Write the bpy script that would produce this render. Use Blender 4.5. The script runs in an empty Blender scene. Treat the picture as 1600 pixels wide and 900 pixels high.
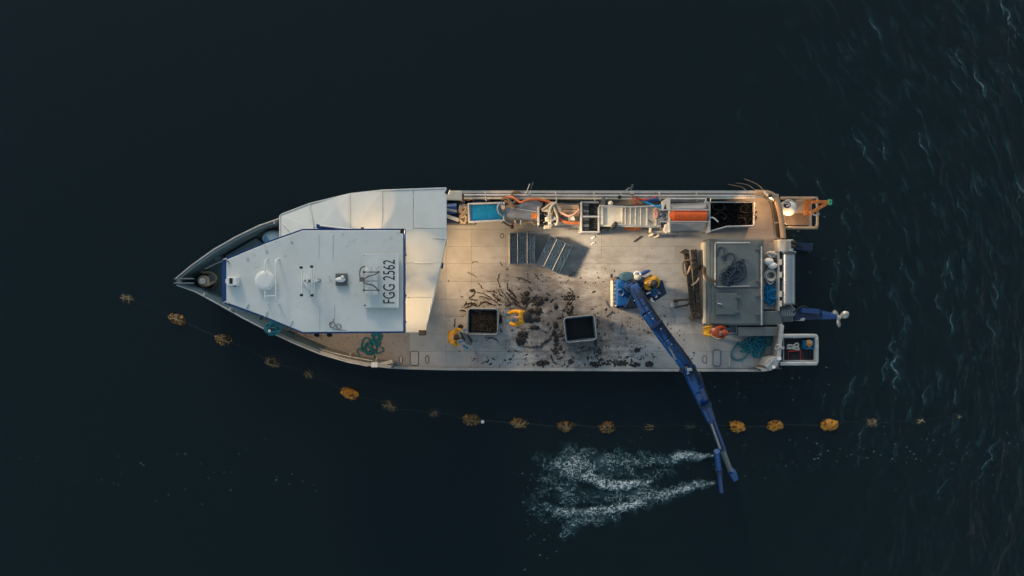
import bpy, bmesh, math, random
import numpy as np
from mathutils import Vector, Matrix, noise as mnoise

R = math.radians
SC = bpy.context.scene
COL = SC.collection
random.seed(7)

# ------------------------------------------------------------------ camera, sky, sun, exposure
S, D, DECK = 0.025, 32.0, 1.0            # metres per photo pixel at deck level, camera height over deck, deck over water

def P(px, py, h=0.0):
    """a spot measured on the photograph at h metres over the deck -> world"""
    k = (D - h) / D
    return Vector(((px - 800) * S * k, (450 - py) * S * k, DECK + h))

cd = bpy.data.cameras.new('camera'); cam = bpy.data.objects.new('camera', cd); COL.objects.link(cam)
cam.location = (0, 0, DECK + D); cam.rotation_euler = (0, 0, 0)
cd.sensor_width = 36; cd.lens = 18 / (20.0 / D); cd.clip_start = 0.1; cd.clip_end = 9000
SC.camera = cam

SUN_EL, SUN_AZ = R(24), R(108)           # low dusk sun from ahead of the starboard bow (azimuth: world angle it comes from)
W = bpy.data.worlds.new('World'); SC.world = W; W.use_nodes = True
nt = W.node_tree; bg = nt.nodes['Background']
sky = nt.nodes.new('ShaderNodeTexSky'); sky.sky_type = 'NISHITA'; sky.sun_disc = False
sky.sun_elevation = SUN_EL; sky.sun_rotation = math.pi / 2 - SUN_AZ
sky.dust_density = 1.0; sky.ozone_density = 0.0; sky.air_density = 1.0
hs = nt.nodes.new('ShaderNodeHueSaturation'); hs.inputs['Saturation'].default_value = 0.78; hs.inputs['Hue'].default_value = 0.478
nt.links.new(sky.outputs[0], hs.inputs['Color']); nt.links.new(hs.outputs[0], bg.inputs['Color'])
bg.inputs['Strength'].default_value = 0.10
sl = bpy.data.lights.new('sun', 'SUN'); sl.energy = 0.5; sl.angle = R(10); sl.color = (1.0, 0.80, 0.55)
so = bpy.data.objects.new('sun', sl); COL.objects.link(so)
sd = Vector((math.cos(SUN_AZ) * math.cos(SUN_EL), math.sin(SUN_AZ) * math.cos(SUN_EL), math.sin(SUN_EL)))
so.rotation_euler = sd.to_track_quat('Z', 'Y').to_euler(); so.location = sd * 60
SC.view_settings.view_transform = 'Standard'; SC.view_settings.look = 'None'
SC.view_settings.exposure = 0.72; SC.view_settings.gamma = 1.0
SC.cycles.max_bounces = 6; SC.cycles.transparent_max_bounces = 16
LAMP = (1.0, 0.60, 0.26)

# ------------------------------------------------------------------ materials
def nodes_of(m):
    m.use_nodes = True
    t = m.node_tree
    return t, t.nodes['Principled BSDF']

def M(name, col, rough=0.6, metal=0.0, var=0.25, scale=3.0, wear=None, wear_amt=0.0, bump=0.15, wscale=5.0, spec=0.4):
    m = bpy.data.materials.new(name); t, b = nodes_of(m); L = t.links
    geo = t.nodes.new('ShaderNodeNewGeometry')
    oi = t.nodes.new('ShaderNodeObjectInfo')
    n1 = t.nodes.new('ShaderNodeTexNoise'); n1.inputs['Scale'].default_value = scale; n1.inputs['Detail'].default_value = 6; n1.inputs['Roughness'].default_value = 0.65
    L.new(geo.outputs['Position'], n1.inputs['Vector'])
    mr = t.nodes.new('ShaderNodeMapRange'); mr.inputs[1].default_value = 0.3; mr.inputs[2].default_value = 0.7
    mr.inputs[3].default_value = 1 - var; mr.inputs[4].default_value = 1 + var
    L.new(n1.outputs[0], mr.inputs[0])
    mo = t.nodes.new('ShaderNodeMapRange'); mo.inputs[3].default_value = 1 - var * 0.35; mo.inputs[4].default_value = 1 + var * 0.35
    L.new(oi.outputs['Random'], mo.inputs[0])
    mu = t.nodes.new('ShaderNodeMath'); mu.operation = 'MULTIPLY'; L.new(mr.outputs[0], mu.inputs[0]); L.new(mo.outputs[0], mu.inputs[1])
    sc = t.nodes.new('ShaderNodeVectorMath'); sc.operation = 'SCALE'; sc.inputs[0].default_value = col
    L.new(mu.outputs[0], sc.inputs['Scale'])
    out = sc.outputs[0]
    if wear:
        n2 = t.nodes.new('ShaderNodeTexNoise'); n2.inputs['Scale'].default_value = wscale; n2.inputs['Detail'].default_value = 9; n2.inputs['Roughness'].default_value = 0.75
        L.new(geo.outputs['Position'], n2.inputs['Vector'])
        r2 = t.nodes.new('ShaderNodeMapRange'); r2.inputs[1].default_value = 0.66 - 0.3 * wear_amt; r2.inputs[2].default_value = 0.74 - 0.2 * wear_amt
        L.new(n2.outputs[0], r2.inputs[0])
        mx = t.nodes.new('ShaderNodeMix'); mx.data_type = 'RGBA'; mx.inputs[7].default_value = (*wear, 1)
        L.new(r2.outputs[0], mx.inputs[0]); L.new(out, mx.inputs[6]); out = mx.outputs[2]
    L.new(out, b.inputs['Base Color'])
    b.inputs['Roughness'].default_value = rough; b.inputs['Metallic'].default_value = metal
    b.inputs['Specular IOR Level'].default_value = spec
    if bump:
        n3 = t.nodes.new('ShaderNodeTexNoise'); n3.inputs['Scale'].default_value = 35; n3.inputs['Detail'].default_value = 4
        L.new(geo.outputs['Position'], n3.inputs['Vector'])
        bp = t.nodes.new('ShaderNodeBump'); bp.inputs['Strength'].default_value = bump; bp.inputs['Distance'].default_value = 0.02
        L.new(n3.outputs[0], bp.inputs['Height']); L.new(bp.outputs[0], b.inputs['Normal'])
    return m

ROOF = M('roof_paint', (0.60, 0.635, 0.61), 0.5, var=0.07, scale=0.9, wear=(0.40, 0.42, 0.39), wear_amt=0.22, wscale=1.7, bump=0.05)
CANVAS = M('shelter_paint', (0.585, 0.625, 0.605), 0.55, var=0.07, scale=1.2, wear=(0.5, 0.5, 0.45), wear_amt=0.15, wscale=2.5, bump=0.05)
WHITE = M('white_paint', (0.72, 0.74, 0.72), 0.45, var=0.06, bump=0.05)
CREAM = M('cream_paint', (0.62, 0.57, 0.46), 0.55, var=0.12, wear=(0.28, 0.2, 0.13), wear_amt=0.3, wscale=9)
BLUE = M('blue_paint', (0.010, 0.048, 0.17), 0.4, var=0.15)
CRANE = M('crane_blue', (0.005, 0.072, 0.25), 0.38, var=0.2, wear=(0.02, 0.025, 0.035), wear_amt=0.25, wscale=7)
CRANED = M('crane_dark_blue', (0.005, 0.02, 0.06), 0.5, var=0.25)
HULLM = M('hull_paint', (0.12, 0.165, 0.18), 0.5, var=0.12, wear=(0.12, 0.08, 0.05), wear_amt=0.15)
BOWM = M('bow_deck_paint', (0.075, 0.125, 0.145), 0.6, var=0.2, wear=(0.05, 0.06, 0.06), wear_amt=0.3)
RIMM = M('gunwale_paint', (0.36, 0.36, 0.34), 0.5, var=0.15, wear=(0.2, 0.15, 0.1), wear_amt=0.25, wscale=8)
SIDEDECK = M('side_deck_paint', (0.27, 0.26, 0.245), 0.6, var=0.25, wear=(0.15, 0.10, 0.07), wear_amt=0.45, wscale=3)
STEEL = M('grey_steel', (0.30, 0.31, 0.31), 0.42, metal=0.35, var=0.2, wear=(0.14, 0.1, 0.07), wear_amt=0.25, wscale=6)
STEELD = M('dark_steel', (0.12, 0.13, 0.135), 0.5, metal=0.3, var=0.25, wear=(0.1, 0.06, 0.035), wear_amt=0.4, wscale=9)
CASING = M('casing_paint', (0.10, 0.125, 0.13), 0.5, var=0.15, wear=(0.1, 0.09, 0.08), wear_amt=0.3, wscale=5)
GALV = M('galvanised', (0.48, 0.48, 0.46), 0.4, metal=0.4, var=0.2, wear=(0.2, 0.13, 0.08), wear_amt=0.3, wscale=12)
RUBBER = M('black_rubber', (0.018, 0.018, 0.018), 0.7, var=0.3)
BLACK = M('black_plastic', (0.012, 0.014, 0.017), 0.55, var=0.3)
ORANGE = M('orange_plastic', (0.62, 0.10, 0.012), 0.5, var=0.25, scale=9, wear=(0.3, 0.04, 0.01), wear_amt=0.35, wscale=14)
ORPAINT = M('orange_paint', (0.5, 0.16, 0.03), 0.5, var=0.3, wear=(0.15, 0.07, 0.03), wear_amt=0.5, wscale=14)
TAN = M('tan_board', (0.33, 0.23, 0.145), 0.6, var=0.2, wear=(0.16, 0.09, 0.05), wear_amt=0.35)
BELT = M('blue_belt', (0.0, 0.15, 0.34), 0.5, var=0.22, scale=5)
R_BEIGE = M('rope_beige', (0.42, 0.33, 0.22), 0.9, var=0.3, scale=20, bump=0.6)
R_BROWN = M('rope_brown', (0.14, 0.10, 0.065), 0.9, var=0.4, scale=20, bump=0.6)
R_TEAL = M('rope_teal', (0.012, 0.15, 0.20), 0.85, var=0.3, scale=20, bump=0.5)
R_NAVY = M('rope_navy', (0.012, 0.03, 0.055), 0.85, var=0.4, scale=20, bump=0.5)
R_BLUE = M('rope_blue', (0.0, 0.14, 0.32), 0.85, var=0.3, scale=20, bump=0.5)
R_WHITE = M('rope_white', (0.50, 0.50, 0.46), 0.85, var=0.25, scale=20, bump=0.5)
R_GREEN = M('rope_green', (0.05, 0.3, 0.16), 0.85, var=0.3, scale=20)
HOSE_O = M('hose_orange', (0.45, 0.13, 0.04), 0.5, var=0.3)
HOSE_P = M('hose_pink', (0.55, 0.28, 0.2), 0.5, var=0.25)
HOSE_R = M('hose_red', (0.45, 0.05, 0.03), 0.5, var=0.25)
MUSSEL = M('mussel_shell', (0.008, 0.009, 0.009), 0.5, var=0.6, scale=25, wear=(0.014, 0.014, 0.012), wear_amt=0.3, wscale=20, spec=0.1)
MUD = M('mud', (0.016, 0.014, 0.012), 0.4, var=0.5, scale=12, bump=0.7)
RUST = M('rusty_iron', (0.045, 0.038, 0.030), 0.8, var=0.45, scale=10, wear=(0.13, 0.11, 0.085), wear_amt=0.45, wscale=12, bump=0.6)
YELLOW = M('yellow_oilskin', (0.62, 0.30, 0.012), 0.45, var=0.3, scale=8, wear=(0.28, 0.12, 0.01), wear_amt=0.35, wscale=9)
ORCLOTH = M('orange_oilskin', (0.30, 0.05, 0.014), 0.5, var=0.3, scale=8, wear=(0.2, 0.025, 0.01), wear_amt=0.3, wscale=9)
DARKCL = M('dark_cloth', (0.018, 0.018, 0.020), 0.8, var=0.3)
GREYCL = M('grey_cloth', (0.14, 0.17, 0.18), 0.85, var=0.3)
SKIN = M('skin', (0.45, 0.26, 0.18), 0.55, var=0.1)
HAIR = M('hair', (0.05, 0.03, 0.018), 0.7, var=0.4, scale=30)
GLOVE = M('glove_blue', (0.01, 0.19, 0.36), 0.55, var=0.2)
CRATE = M('crate_plastic', (0.014, 0.032, 0.055), 0.55, var=0.35, scale=8, wear=(0.035, 0.12, 0.17), wear_amt=0.3, wscale=7)
CRATE2 = M('crate_plastic_light', (0.024, 0.056, 0.10), 0.55, var=0.3, scale=8)
BINM = M('bin_plastic', (0.24, 0.26, 0.26), 0.5, var=0.2, wear=(0.08, 0.07, 0.06), wear_amt=0.4, wscale=10)
MAT = M('black_mat', (0.02, 0.022, 0.024), 0.8, var=0.4, scale=12)
BRONZE = M('propeller_metal', (0.5, 0.46, 0.4), 0.35, metal=0.5, var=0.15)
WORN = M('worn_cream', (0.36, 0.33, 0.26), 0.6, var=0.25, scale=9, wear=(0.16, 0.12, 0.08), wear_amt=0.4, wscale=11)
ROLLER = M('roller_steel', (0.34, 0.37, 0.39), 0.3, metal=0.6, var=0.12)
INK = M('black_lettering', (0.008, 0.008, 0.009), 0.6, var=0.1, bump=0)

def emit(name, col, strength):
    m = bpy.data.materials.new(name); t, b = nodes_of(m)
    b.inputs['Emission Color'].default_value = (*col, 1); b.inputs['Emission Strength'].default_value = strength
    b.inputs['Base Color'].default_value = (0.8, 0.7, 0.5, 1)
    return m
LENS = emit('lit_lens', LAMP, 2.0)

def deck_material():
    m = M('deck_paint', (0.36, 0.365, 0.355), 0.6, var=0.17, scale=1.1, bump=0.15)
    t = m.node_tree; b = t.nodes['Principled BSDF']; L = t.links
    src = b.inputs['Base Color'].links[0].from_socket
    geo = t.nodes.new('ShaderNodeNewGeometry')
    def masked(center, radius, squash, nscale, lo, hi, col, src, amt=1.0, detail=10):
        mp = t.nodes.new('ShaderNodeVectorMath'); mp.operation = 'SUBTRACT'; mp.inputs[1].default_value = (*center, DECK)
        L.new(geo.outputs['Position'], mp.inputs[0])
        sc = t.nodes.new('ShaderNodeVectorMath'); sc.operation = 'MULTIPLY'; sc.inputs[1].default_value = (1 / radius[0], 1 / radius[1], 0)
        L.new(mp.outputs[0], sc.inputs[0])
        ln = t.nodes.new('ShaderNodeVectorMath'); ln.operation = 'LENGTH'; L.new(sc.outputs[0], ln.inputs[0])
        fall = t.nodes.new('ShaderNodeMapRange'); fall.inputs[1].default_value = 0.3; fall.inputs[2].default_value = 1.15; fall.inputs[3].default_value = 1; fall.inputs[4].default_value = 0
        L.new(ln.outputs['Value'], fall.inputs[0])
        st = t.nodes.new('ShaderNodeVectorMath'); st.operation = 'MULTIPLY'; st.inputs[1].default_value = squash
        L.new(geo.outputs['Position'], st.inputs[0])
        n = t.nodes.new('ShaderNodeTexNoise'); n.inputs['Scale'].default_value = nscale; n.inputs['Detail'].default_value = detail; n.inputs['Roughness'].default_value = 0.72
        L.new(st.outputs[0], n.inputs['Vector'])
        ad = t.nodes.new('ShaderNodeMath'); ad.operation = 'MULTIPLY_ADD'; ad.inputs[1].default_value = 0.30; L.new(fall.outputs[0], ad.inputs[0]); L.new(n.outputs[0], ad.inputs[2])
        mr = t.nodes.new('ShaderNodeMapRange'); mr.inputs[1].default_value = lo; mr.inputs[2].default_value = hi; mr.inputs[4].default_value = amt
        L.new(ad.outputs[0], mr.inputs[0])
        mx = t.nodes.new('ShaderNodeMix'); mx.data_type = 'RGBA'; mx.inputs[7].default_value = (*col, 1)
        L.new(mr.outputs[0], mx.inputs[0]); L.new(src, mx.inputs[6])
        return mx.outputs[2]
    c = P(900, 480)
    src = masked((c.x, c.y), (5.2, 3.0), (1, 2.4, 1), 1.3, 0.60, 0.86, (0.14, 0.115, 0.10), src, 0.65)
    c = P(905, 545)
    src = masked((c.x, c.y), (4.6, 1.5), (0.8, 2.2, 1), 3.0, 0.70, 0.86, (0.07, 0.065, 0.06), src, 0.65)
    c = P(812, 480)
    src = masked((c.x, c.y), (2.2, 1.7), (1, 1, 1), 4.0, 0.80, 0.90, (0.05, 0.04, 0.033), src, 0.8)
    c = P(845, 475)
    src = masked((c.x, c.y), (3.0, 2.2), (.45, 1.2, 1), 3.2, 0.70, 0.80, (0.08, 0.07, 0.062), src, 0.5)
    c = P(905, 520)
    src = masked((c.x, c.y), (3.4, 1.9), (1.3, .4, 1), 3.6, 0.72, 0.84, (0.10, 0.09, 0.085), src, 0.5)
    c = P(1000, 440)
    src = masked((c.x, c.y), (16, 16), (1, 1, 1), 9.0, 0.92, 1.0, (0.16, 0.12, 0.09), src, 0.5)
    L.new(src, b.inputs['Base Color'])
    return m
DECKM = deck_material()
JOINT = M('deck_joint', (0.13, 0.12, 0.105), 0.8, var=0.2)

# ------------------------------------------------------------------ mesh helpers
WPOS = {}
def wpos(o): return WPOS.get(o.name, Vector((0, 0, 0))) if o else Vector((0, 0, 0))

class MB:
    def __init__(s): s.v = []; s.f = []; s.sm = []; s.mi = []
    def add(s, vs, fs, smooth=False, mi=0):
        n = len(s.v); s.v += [Vector(v) for v in vs]
        for f in fs: s.f.append([i + n for i in f]); s.sm.append(smooth); s.mi.append(mi)
    def box(s, c, size, rz=0.0, mat=None):
        hx, hy, hz = size[0] / 2, size[1] / 2, size[2] / 2
        m = mat or Matrix.Rotation(R(rz), 3, 'Z')
        vs = [Vector(c) + m @ Vector((x * hx, y * hy, z * hz)) for x in (-1, 1) for y in (-1, 1) for z in (-1, 1)]
        s.add(vs, [(0, 1, 3, 2), (4, 6, 7, 5), (0, 4, 5, 1), (2, 3, 7, 6), (0, 2, 6, 4), (1, 5, 7, 3)])
    def pbox(s, x0, y0, x1, y1, h0, h1, rz=0.0):
        a, b = P(x0, y0, h1), P(x1, y1, h1); c = (a + b) / 2; c.z = DECK + (h0 + h1) / 2
        s.box(c, (abs(b.x - a.x), abs(b.y - a.y), h1 - h0), rz)
    def beam(s, a, b, w, t, up=(0, 0, 1), w2=None, t2=None):
        a, b = Vector(a), Vector(b); d = (b - a).normalized(); u = Vector(up); x = d.cross(u).normalized(); u = x.cross(d)
        w2 = w2 or w; t2 = t2 or t; vs = []
        for p, ww, tt in ((a, w, t), (b, w2, t2)):
            for sx, su in ((-1, -1), (1, -1), (1, 1), (-1, 1)): vs.append(p + x * sx * ww / 2 + u * su * tt / 2)
        s.add(vs, [(0, 3, 2, 1), (4, 5, 6, 7), (0, 1, 5, 4), (1, 2, 6, 5), (2, 3, 7, 6), (3, 0, 4, 7)])
    def prism(s, pts, z0, z1):
        """pts: 3D points giving the top outline (z used if z1 is None); straight down to z0"""
        n = len(pts); top = [Vector((p[0], p[1], p[2] if z1 is None else z1)) for p in pts]
        bot = [Vector((p.x, p.y, (p.z - z0) if z1 is None else z0)) for p in top]
        ar = sum(top[i].x * top[(i + 1) % n].y - top[(i + 1) % n].x * top[i].y for i in range(n))
        fs = [list(range(n)), list(range(2 * n - 1, n - 1, -1))] + [(i, i + n, (i + 1) % n + n, (i + 1) % n) for i in range(n)]
        if ar < 0: fs = [list(reversed(f)) for f in fs]
        s.add(top + bot, fs)
    def pprism(s, pts, h0, h1): s.prism([P(x, y, h1) for x, y in pts], DECK + h0, DECK + h1)
    def tube(s, pts, r, n=6, closed=False, smooth=0, r2=None):
        pts = [Vector(p) for p in pts]
        if smooth: pts = catmull(pts, smooth, closed)
        N = len(pts); rings = []; prev = None
        for i in range(N):
            if closed: d = pts[(i + 1) % N] - pts[i - 1]
            else: d = pts[min(i + 1, N - 1)] - pts[max(i - 1, 0)]
            if d.length < 1e-9: d = Vector((1, 0, 0))
            d.normalize()
            if prev is None:
                u = Vector((0, 0, 1)) if abs(d.z) < 0.9 else Vector((1, 0, 0))
            else: u = prev
            x = d.cross(u)
            if x.length < 1e-6: x = d.orthogonal()
            x.normalize(); u = x.cross(d).normalized(); prev = u
            rr = r if r2 is None else r + (r2 - r) * i / max(1, N - 1)
            rings.append([pts[i] + (x * math.cos(2 * math.pi * k / n) + u * math.sin(2 * math.pi * k / n)) * rr for k in range(n)])
        vs = [p for ring in rings for p in ring]; fs = []
        for i in range(N if closed else N - 1):
            j = (i + 1) % N
            for k in range(n): fs.append((i * n + k, i * n + (k + 1) % n, j * n + (k + 1) % n, j * n + k))
        s.add(vs, fs, True)
        if not closed: s.add(vs[:n], [list(range(n))[::-1]]); s.add(vs[-n:], [list(range(n))])
    def ball(s, c, r, u=16, v=10, rot=None, half=False):
        if not hasattr(r, '__len__'): r = (r, r, r)
        vs = []; fs = []; m = rot or Matrix.Identity(3); c = Vector(c)
        for i in range(v + 1):
            th = (math.pi / 2 if half else math.pi) * i / v
            for k in range(u):
                ph = 2 * math.pi * k / u
                vs.append(c + m @ Vector((r[0] * math.sin(th) * math.cos(ph), r[1] * math.sin(th) * math.sin(ph), r[2] * math.cos(th))))
        for i in range(v):
            for k in range(u): fs.append((i * u + k, (i + 1) * u + k, (i + 1) * u + (k + 1) % u, i * u + (k + 1) % u))
        s.add(vs, fs, True)
    def dome(s, c, rx, ry, h, n=7, rz=0.0, irr=0.0, rng=random):
        a0 = rng.random() * 6.28; vs = [Vector((0, 0, h))]
        for ring, f in ((0.62, 0.8), (1.0, -0.05)):
            for k in range(n):
                a = a0 + 2 * math.pi * k / n; q = 1 + (rng.random() - 0.5) * irr
                vs.append(Vector((rx * ring * q * math.cos(a), ry * ring * q * math.sin(a), h * f)))
        m = Matrix.Rotation(rz, 3, 'Z'); vs = [Vector(c) + m @ v for v in vs]
        fs = [(0, 1 + k, 1 + (k + 1) % n) for k in range(n)] + [(1 + k, 1 + n + k, 1 + n + (k + 1) % n, 1 + (k + 1) % n) for k in range(n)]
        s.add(vs, fs, True)
    def cyl(s, a, b, r, n=16, r2=None): s.tube([a, b], r, n, r2=r2)
    def build(s, name, mat, parent=None, bevel=0.0, origin=None, seg=2, weld=False):
        me = bpy.data.meshes.new(name)
        if origin is None:
            lo = Vector([min(v[i] for v in s.v) for i in range(3)]); hi = Vector([max(v[i] for v in s.v) for i in range(3)])
            origin = (lo + hi) / 2
        origin = Vector(origin)
        me.from_pydata([v - origin for v in s.v], [], s.f)
        me.polygons.foreach_set('use_smooth', s.sm)
        for m in (mat if isinstance(mat, (list, tuple)) else [mat]): me.materials.append(m)
        if any(s.mi): me.polygons.foreach_set('material_index', s.mi)
        if weld:
            bm = bmesh.new(); bm.from_mesh(me); bmesh.ops.remove_doubles(bm, verts=bm.verts, dist=1e-4); bmesh.ops.recalc_face_normals(bm, faces=bm.faces); bm.to_mesh(me); bm.free()
        me.update()
        o = bpy.data.objects.new(name, me); COL.objects.link(o)
        if parent: o.parent = parent
        o.location = origin - wpos(parent); WPOS[o.name] = origin
        if bevel:
            b = o.modifiers.new('bevel', 'BEVEL'); b.width = bevel; b.segments = seg; b.limit_method = 'ANGLE'
        return o

def catmull(p, k, closed=False):
    out = []; n = len(p)
    for i in range(n if closed else n - 1):
        if closed: a, b, c, d = p[i - 1], p[i], p[(i + 1) % n], p[(i + 2) % n]
        else: a, b, c, d = p[max(i - 1, 0)], p[i], p[i + 1], p[min(i + 2, n - 1)]
        for j in range(k):
            t = j / k
            out.append(0.5 * ((2 * b) + (c - a) * t + (2 * a - 5 * b + 4 * c - d) * t * t + (3 * b - a - 3 * c + d) * t ** 3))
    if not closed: out.append(p[-1])
    return out

def tag(o, label=None, cat=None, group=None, kind=None):
    if label: o['label'] = label
    if cat: o['category'] = cat
    if group: o['group'] = group
    if kind: o['kind'] = kind
    return o

def T(name, label, cat, px, py, h=0.0, group=None):
    o = bpy.data.objects.new(name, None); COL.objects.link(o); o.empty_display_size = 0.2
    o.location = P(px, py, h); WPOS[o.name] = Vector(o.location)
    return tag(o, label, cat, group)

def BX(name, mat, parent, x0, y0, x1, y1, h0, h1, rz=0.0, bev=0.012):
    b = MB(); b.pbox(x0, y0, x1, y1, h0, h1, rz); return b.build(name, mat, parent, bev)
def PR(name, mat, parent, pts, h0, h1, bev=0.012):
    b = MB(); b.pprism(pts, h0, h1); return b.build(name, mat, parent, bev)
def TB(name, mat, parent, pts, r, closed=False, n=6, smooth=0, r2=None):
    b = MB(); b.tube([P(*p) for p in pts], r, n, closed, smooth, r2); return b.build(name, mat, parent)
def BM(name, mat, parent, a, b_, w, t, bev=0.012, w2=None, t2=None):
    b = MB(); b.beam(P(*a), P(*b_), w, t, w2=w2, t2=t2); return b.build(name, mat, parent, bev)
def CY(name, mat, parent, a, b_, r, n=16, r2=None):
    b = MB(); b.cyl(P(*a), P(*b_), r, n, r2); return b.build(name, mat, parent)

def dup(o, loc, rz=0.0, parent=None):
    c = o.copy(); COL.objects.link(c); c.parent = parent
    if parent is None: c.location = loc; c.rotation_euler = (0, 0, rz)
    for ch in [x for x in bpy.data.objects if x.parent == o]: dup(ch, None, 0, c)
    return c

def tangle_pts(cx, cy, rx, ry, h, n, seed, layers=0.12, rot=0.0, wander=0.5, turn=1.9):
    rg = random.Random(seed); out = []; ph = rg.random() * 6
    for i in range(n):
        ph += turn * (0.7 + 0.6 * rg.random()) * (1 if rg.random() > 0.12 else -0.6)
        q = (1 - wander) + wander * rg.random()
        x, y = rx * q * math.cos(ph), ry * q * math.sin(ph)
        x, y = x * math.cos(rot) - y * math.sin(rot), x * math.sin(rot) + y * math.cos(rot)
        out.append((cx + x, cy + y, h + layers * (i / n) * rg.uniform(0.3, 1.0)))
    return out

def loops(cx, cy, sx, sy, r0, r1, h, n, seed, lay=.012):
    rg = random.Random(seed); out = []; a = rg.random() * 6
    for i in range(n):
        x, y, rr = cx + rg.uniform(-sx, sx), cy + rg.uniform(-sy, sy), rg.uniform(r0, r1); q = rg.uniform(.7, 1.25); k = rg.choice((5, 6, 7, 9))
        for j in range(k): out.append((x + rr * q * math.cos(a), y + rr / q * math.sin(a), h + i * lay + rg.random() * .03)); a += 6.28 / 7 * rg.uniform(.85, 1.15)
    return out

def ROPE(name, label, mat, pts, r, cat='rope', smooth=6, n=6, group=None, closed=False):
    b = MB(); b.tube([P(*p) for p in pts], r, n, closed, smooth)
    return tag(b.build(name, mat), label, cat, group)

# ------------------------------------------------------------------ water (a real body: thin skin over an absorbing volume)
def water_material():
    m = bpy.data.materials.new('sea_water'); m.use_nodes = True; t = m.node_tree; L = t.links
    for n in list(t.nodes): t.nodes.remove(n)
    out = t.nodes.new('ShaderNodeOutputMaterial')
    geo = t.nodes.new('ShaderNodeNewGeometry')
    sep = t.nodes.new('ShaderNodeSeparateXYZ'); L.new(geo.outputs['Position'], sep.inputs[0])
    # the sea is calm in the lee of the boat and rougher towards open water astern
    rough = t.nodes.new('ShaderNodeMapRange'); rough.inputs[1].default_value = 0; rough.inputs[2].default_value = 20; rough.inputs[3].default_value = 0.10; rough.inputs[4].default_value = 1.0
    L.new(sep.outputs[0], rough.inputs[0])
    rot = t.nodes.new('ShaderNodeMapping'); rot.inputs['Rotation'].default_value = (0, 0, R(-20)); rot.inputs['Scale'].default_value = (1.0, 0.42, 1)
    L.new(geo.outputs['Position'], rot.inputs['Vector'])
    n1 = t.nodes.new('ShaderNodeTexNoise'); n1.inputs['Scale'].default_value = 1.5; n1.inputs['Detail'].default_value = 6; n1.inputs['Roughness'].default_value = 0.6; n1.inputs['Distortion'].default_value = 0.5
    L.new(rot.outputs[0], n1.inputs['Vector'])
    mu = t.nodes.new('ShaderNodeMath'); mu.operation = 'MULTIPLY'; L.new(n1.outputs[0], mu.inputs[0]); L.new(rough.outputs[0], mu.inputs[1])
    bp = t.nodes.new('ShaderNodeBump'); bp.inputs['Strength'].default_value = 1.0; bp.inputs['Distance'].default_value = 0.17
    L.new(mu.outputs[0], bp.inputs['Height'])
    fr = t.nodes.new('ShaderNodeFresnel'); fr.inputs['IOR'].default_value = 1.33; L.new(bp.outputs[0], fr.inputs['Normal'])
    gl = t.nodes.new('ShaderNodeBsdfGlossy'); gl.inputs['Roughness'].default_value = 0.08; L.new(bp.outputs[0], gl.inputs['Normal'])
    tr = t.nodes.new('ShaderNodeBsdfTransparent')
    df = t.nodes.new('ShaderNodeBsdfDiffuse'); df.inputs['Color'].default_value = (0.031, 0.073, 0.091, 1)
    L.new(bp.outputs[0], df.inputs['Normal'])
    m1 = t.nodes.new('ShaderNodeMixShader'); m1.inputs[0].default_value = 0.2; L.new(tr.outputs[0], m1.inputs[1]); L.new(df.outputs[0], m1.inputs[2])
    m2 = t.nodes.new('ShaderNodeMixShader'); L.new(fr.outputs[0], m2.inputs[0]); L.new(m1.outputs[0], m2.inputs[1]); L.new(gl.outputs[0], m2.inputs[2])
    L.new(m2.outputs[0], out.inputs['Surface'])
    va = t.nodes.new('ShaderNodeVolumeAbsorption'); va.inputs['Color'].default_value = (0.30, 0.55, 0.55, 1); va.inputs['Density'].default_value = 4.0
    L.new(va.outputs[0], out.inputs['Volume'])
    return m
b = MB(); b.box((0, 0, -10), (6000, 6000, 20)); tag(b.build('sea_water', water_material()), kind='structure')
b = MB(); b.box((0, 0, -20.6), (6000, 6000, 1)); tag(b.build('seabed', M('seabed', (0.05, 0.06, 0.05), 0.9)), kind='structure')

# ------------------------------------------------------------------ the boat: hull, decks, bulwarks
BOAT = T('work_boat', 'long work boat with white wheelhouse roof and open muddy working deck', 'work boat', 750, 450)
OUT = [(275,437,1.5),(300,416,1.45),(335,391,1.35),(370,371,1.3),(405,354,1.25),(437,343,1.15),(470,333,1.0),(548,315,.95),(597,309,.95),(690,305,.95),(697,299,.95),(725,299,.95),
       (1000,299,.95),(1192,299,.95),(1205,301,.95),(1213,306,.95),(1218,314,.95),(1221,326,.95),(1226,370,.95),(1226,373,.25),(1222,505,.25),(1222,508,.9),(1219,560,.9),
       (1214,571,.9),(1204,578,.9),(1190,579.5,.9),(1187,579.5,.05),(1000,579,.05),(800,578,.05),(700,577.5,.05),(640,576,.05),(614,575,.05),(611,574.5,1.0),(575,570.5,1.0),
       (540,563.5,1.0),(500,551.5,1.0),(460,535,1.05),(420,516,1.1),(380,495.5,1.15),(340,473,1.3),(305,454,1.45),(277,444,1.5)]
ring = [P(*p) for p in OUT]
def inward(i, off):
    a, p, c = ring[i - 1], ring[i], ring[(i + 1) % len(ring)]
    d = Vector((c.x - a.x, c.y - a.y, 0)).normalized()
    return Vector((p.x + d.y * off, p.y - d.x * off, p.z)) if off else p.copy()
NR = len(ring)
area = sum(ring[i].x * ring[(i + 1) % NR].y - ring[(i + 1) % NR].x * ring[i].y for i in range(NR))
SGN = 1 if area < 0 else -1
is_bow = lambda i: OUT[i][0] < 470 or (OUT[i][0] < 612 and OUT[i][1] > 500)
inner = [inward(i, SGN * (0.085 if is_bow(i) else 0.075)) for i in range(NR)]
foot = []
for i in range(NR):
    q = inward(i, SGN * (0.17 if is_bow(i) else 0.08)); q.z = DECK - 0.03; foot.append(q)
water_line = []; keel = []
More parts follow.
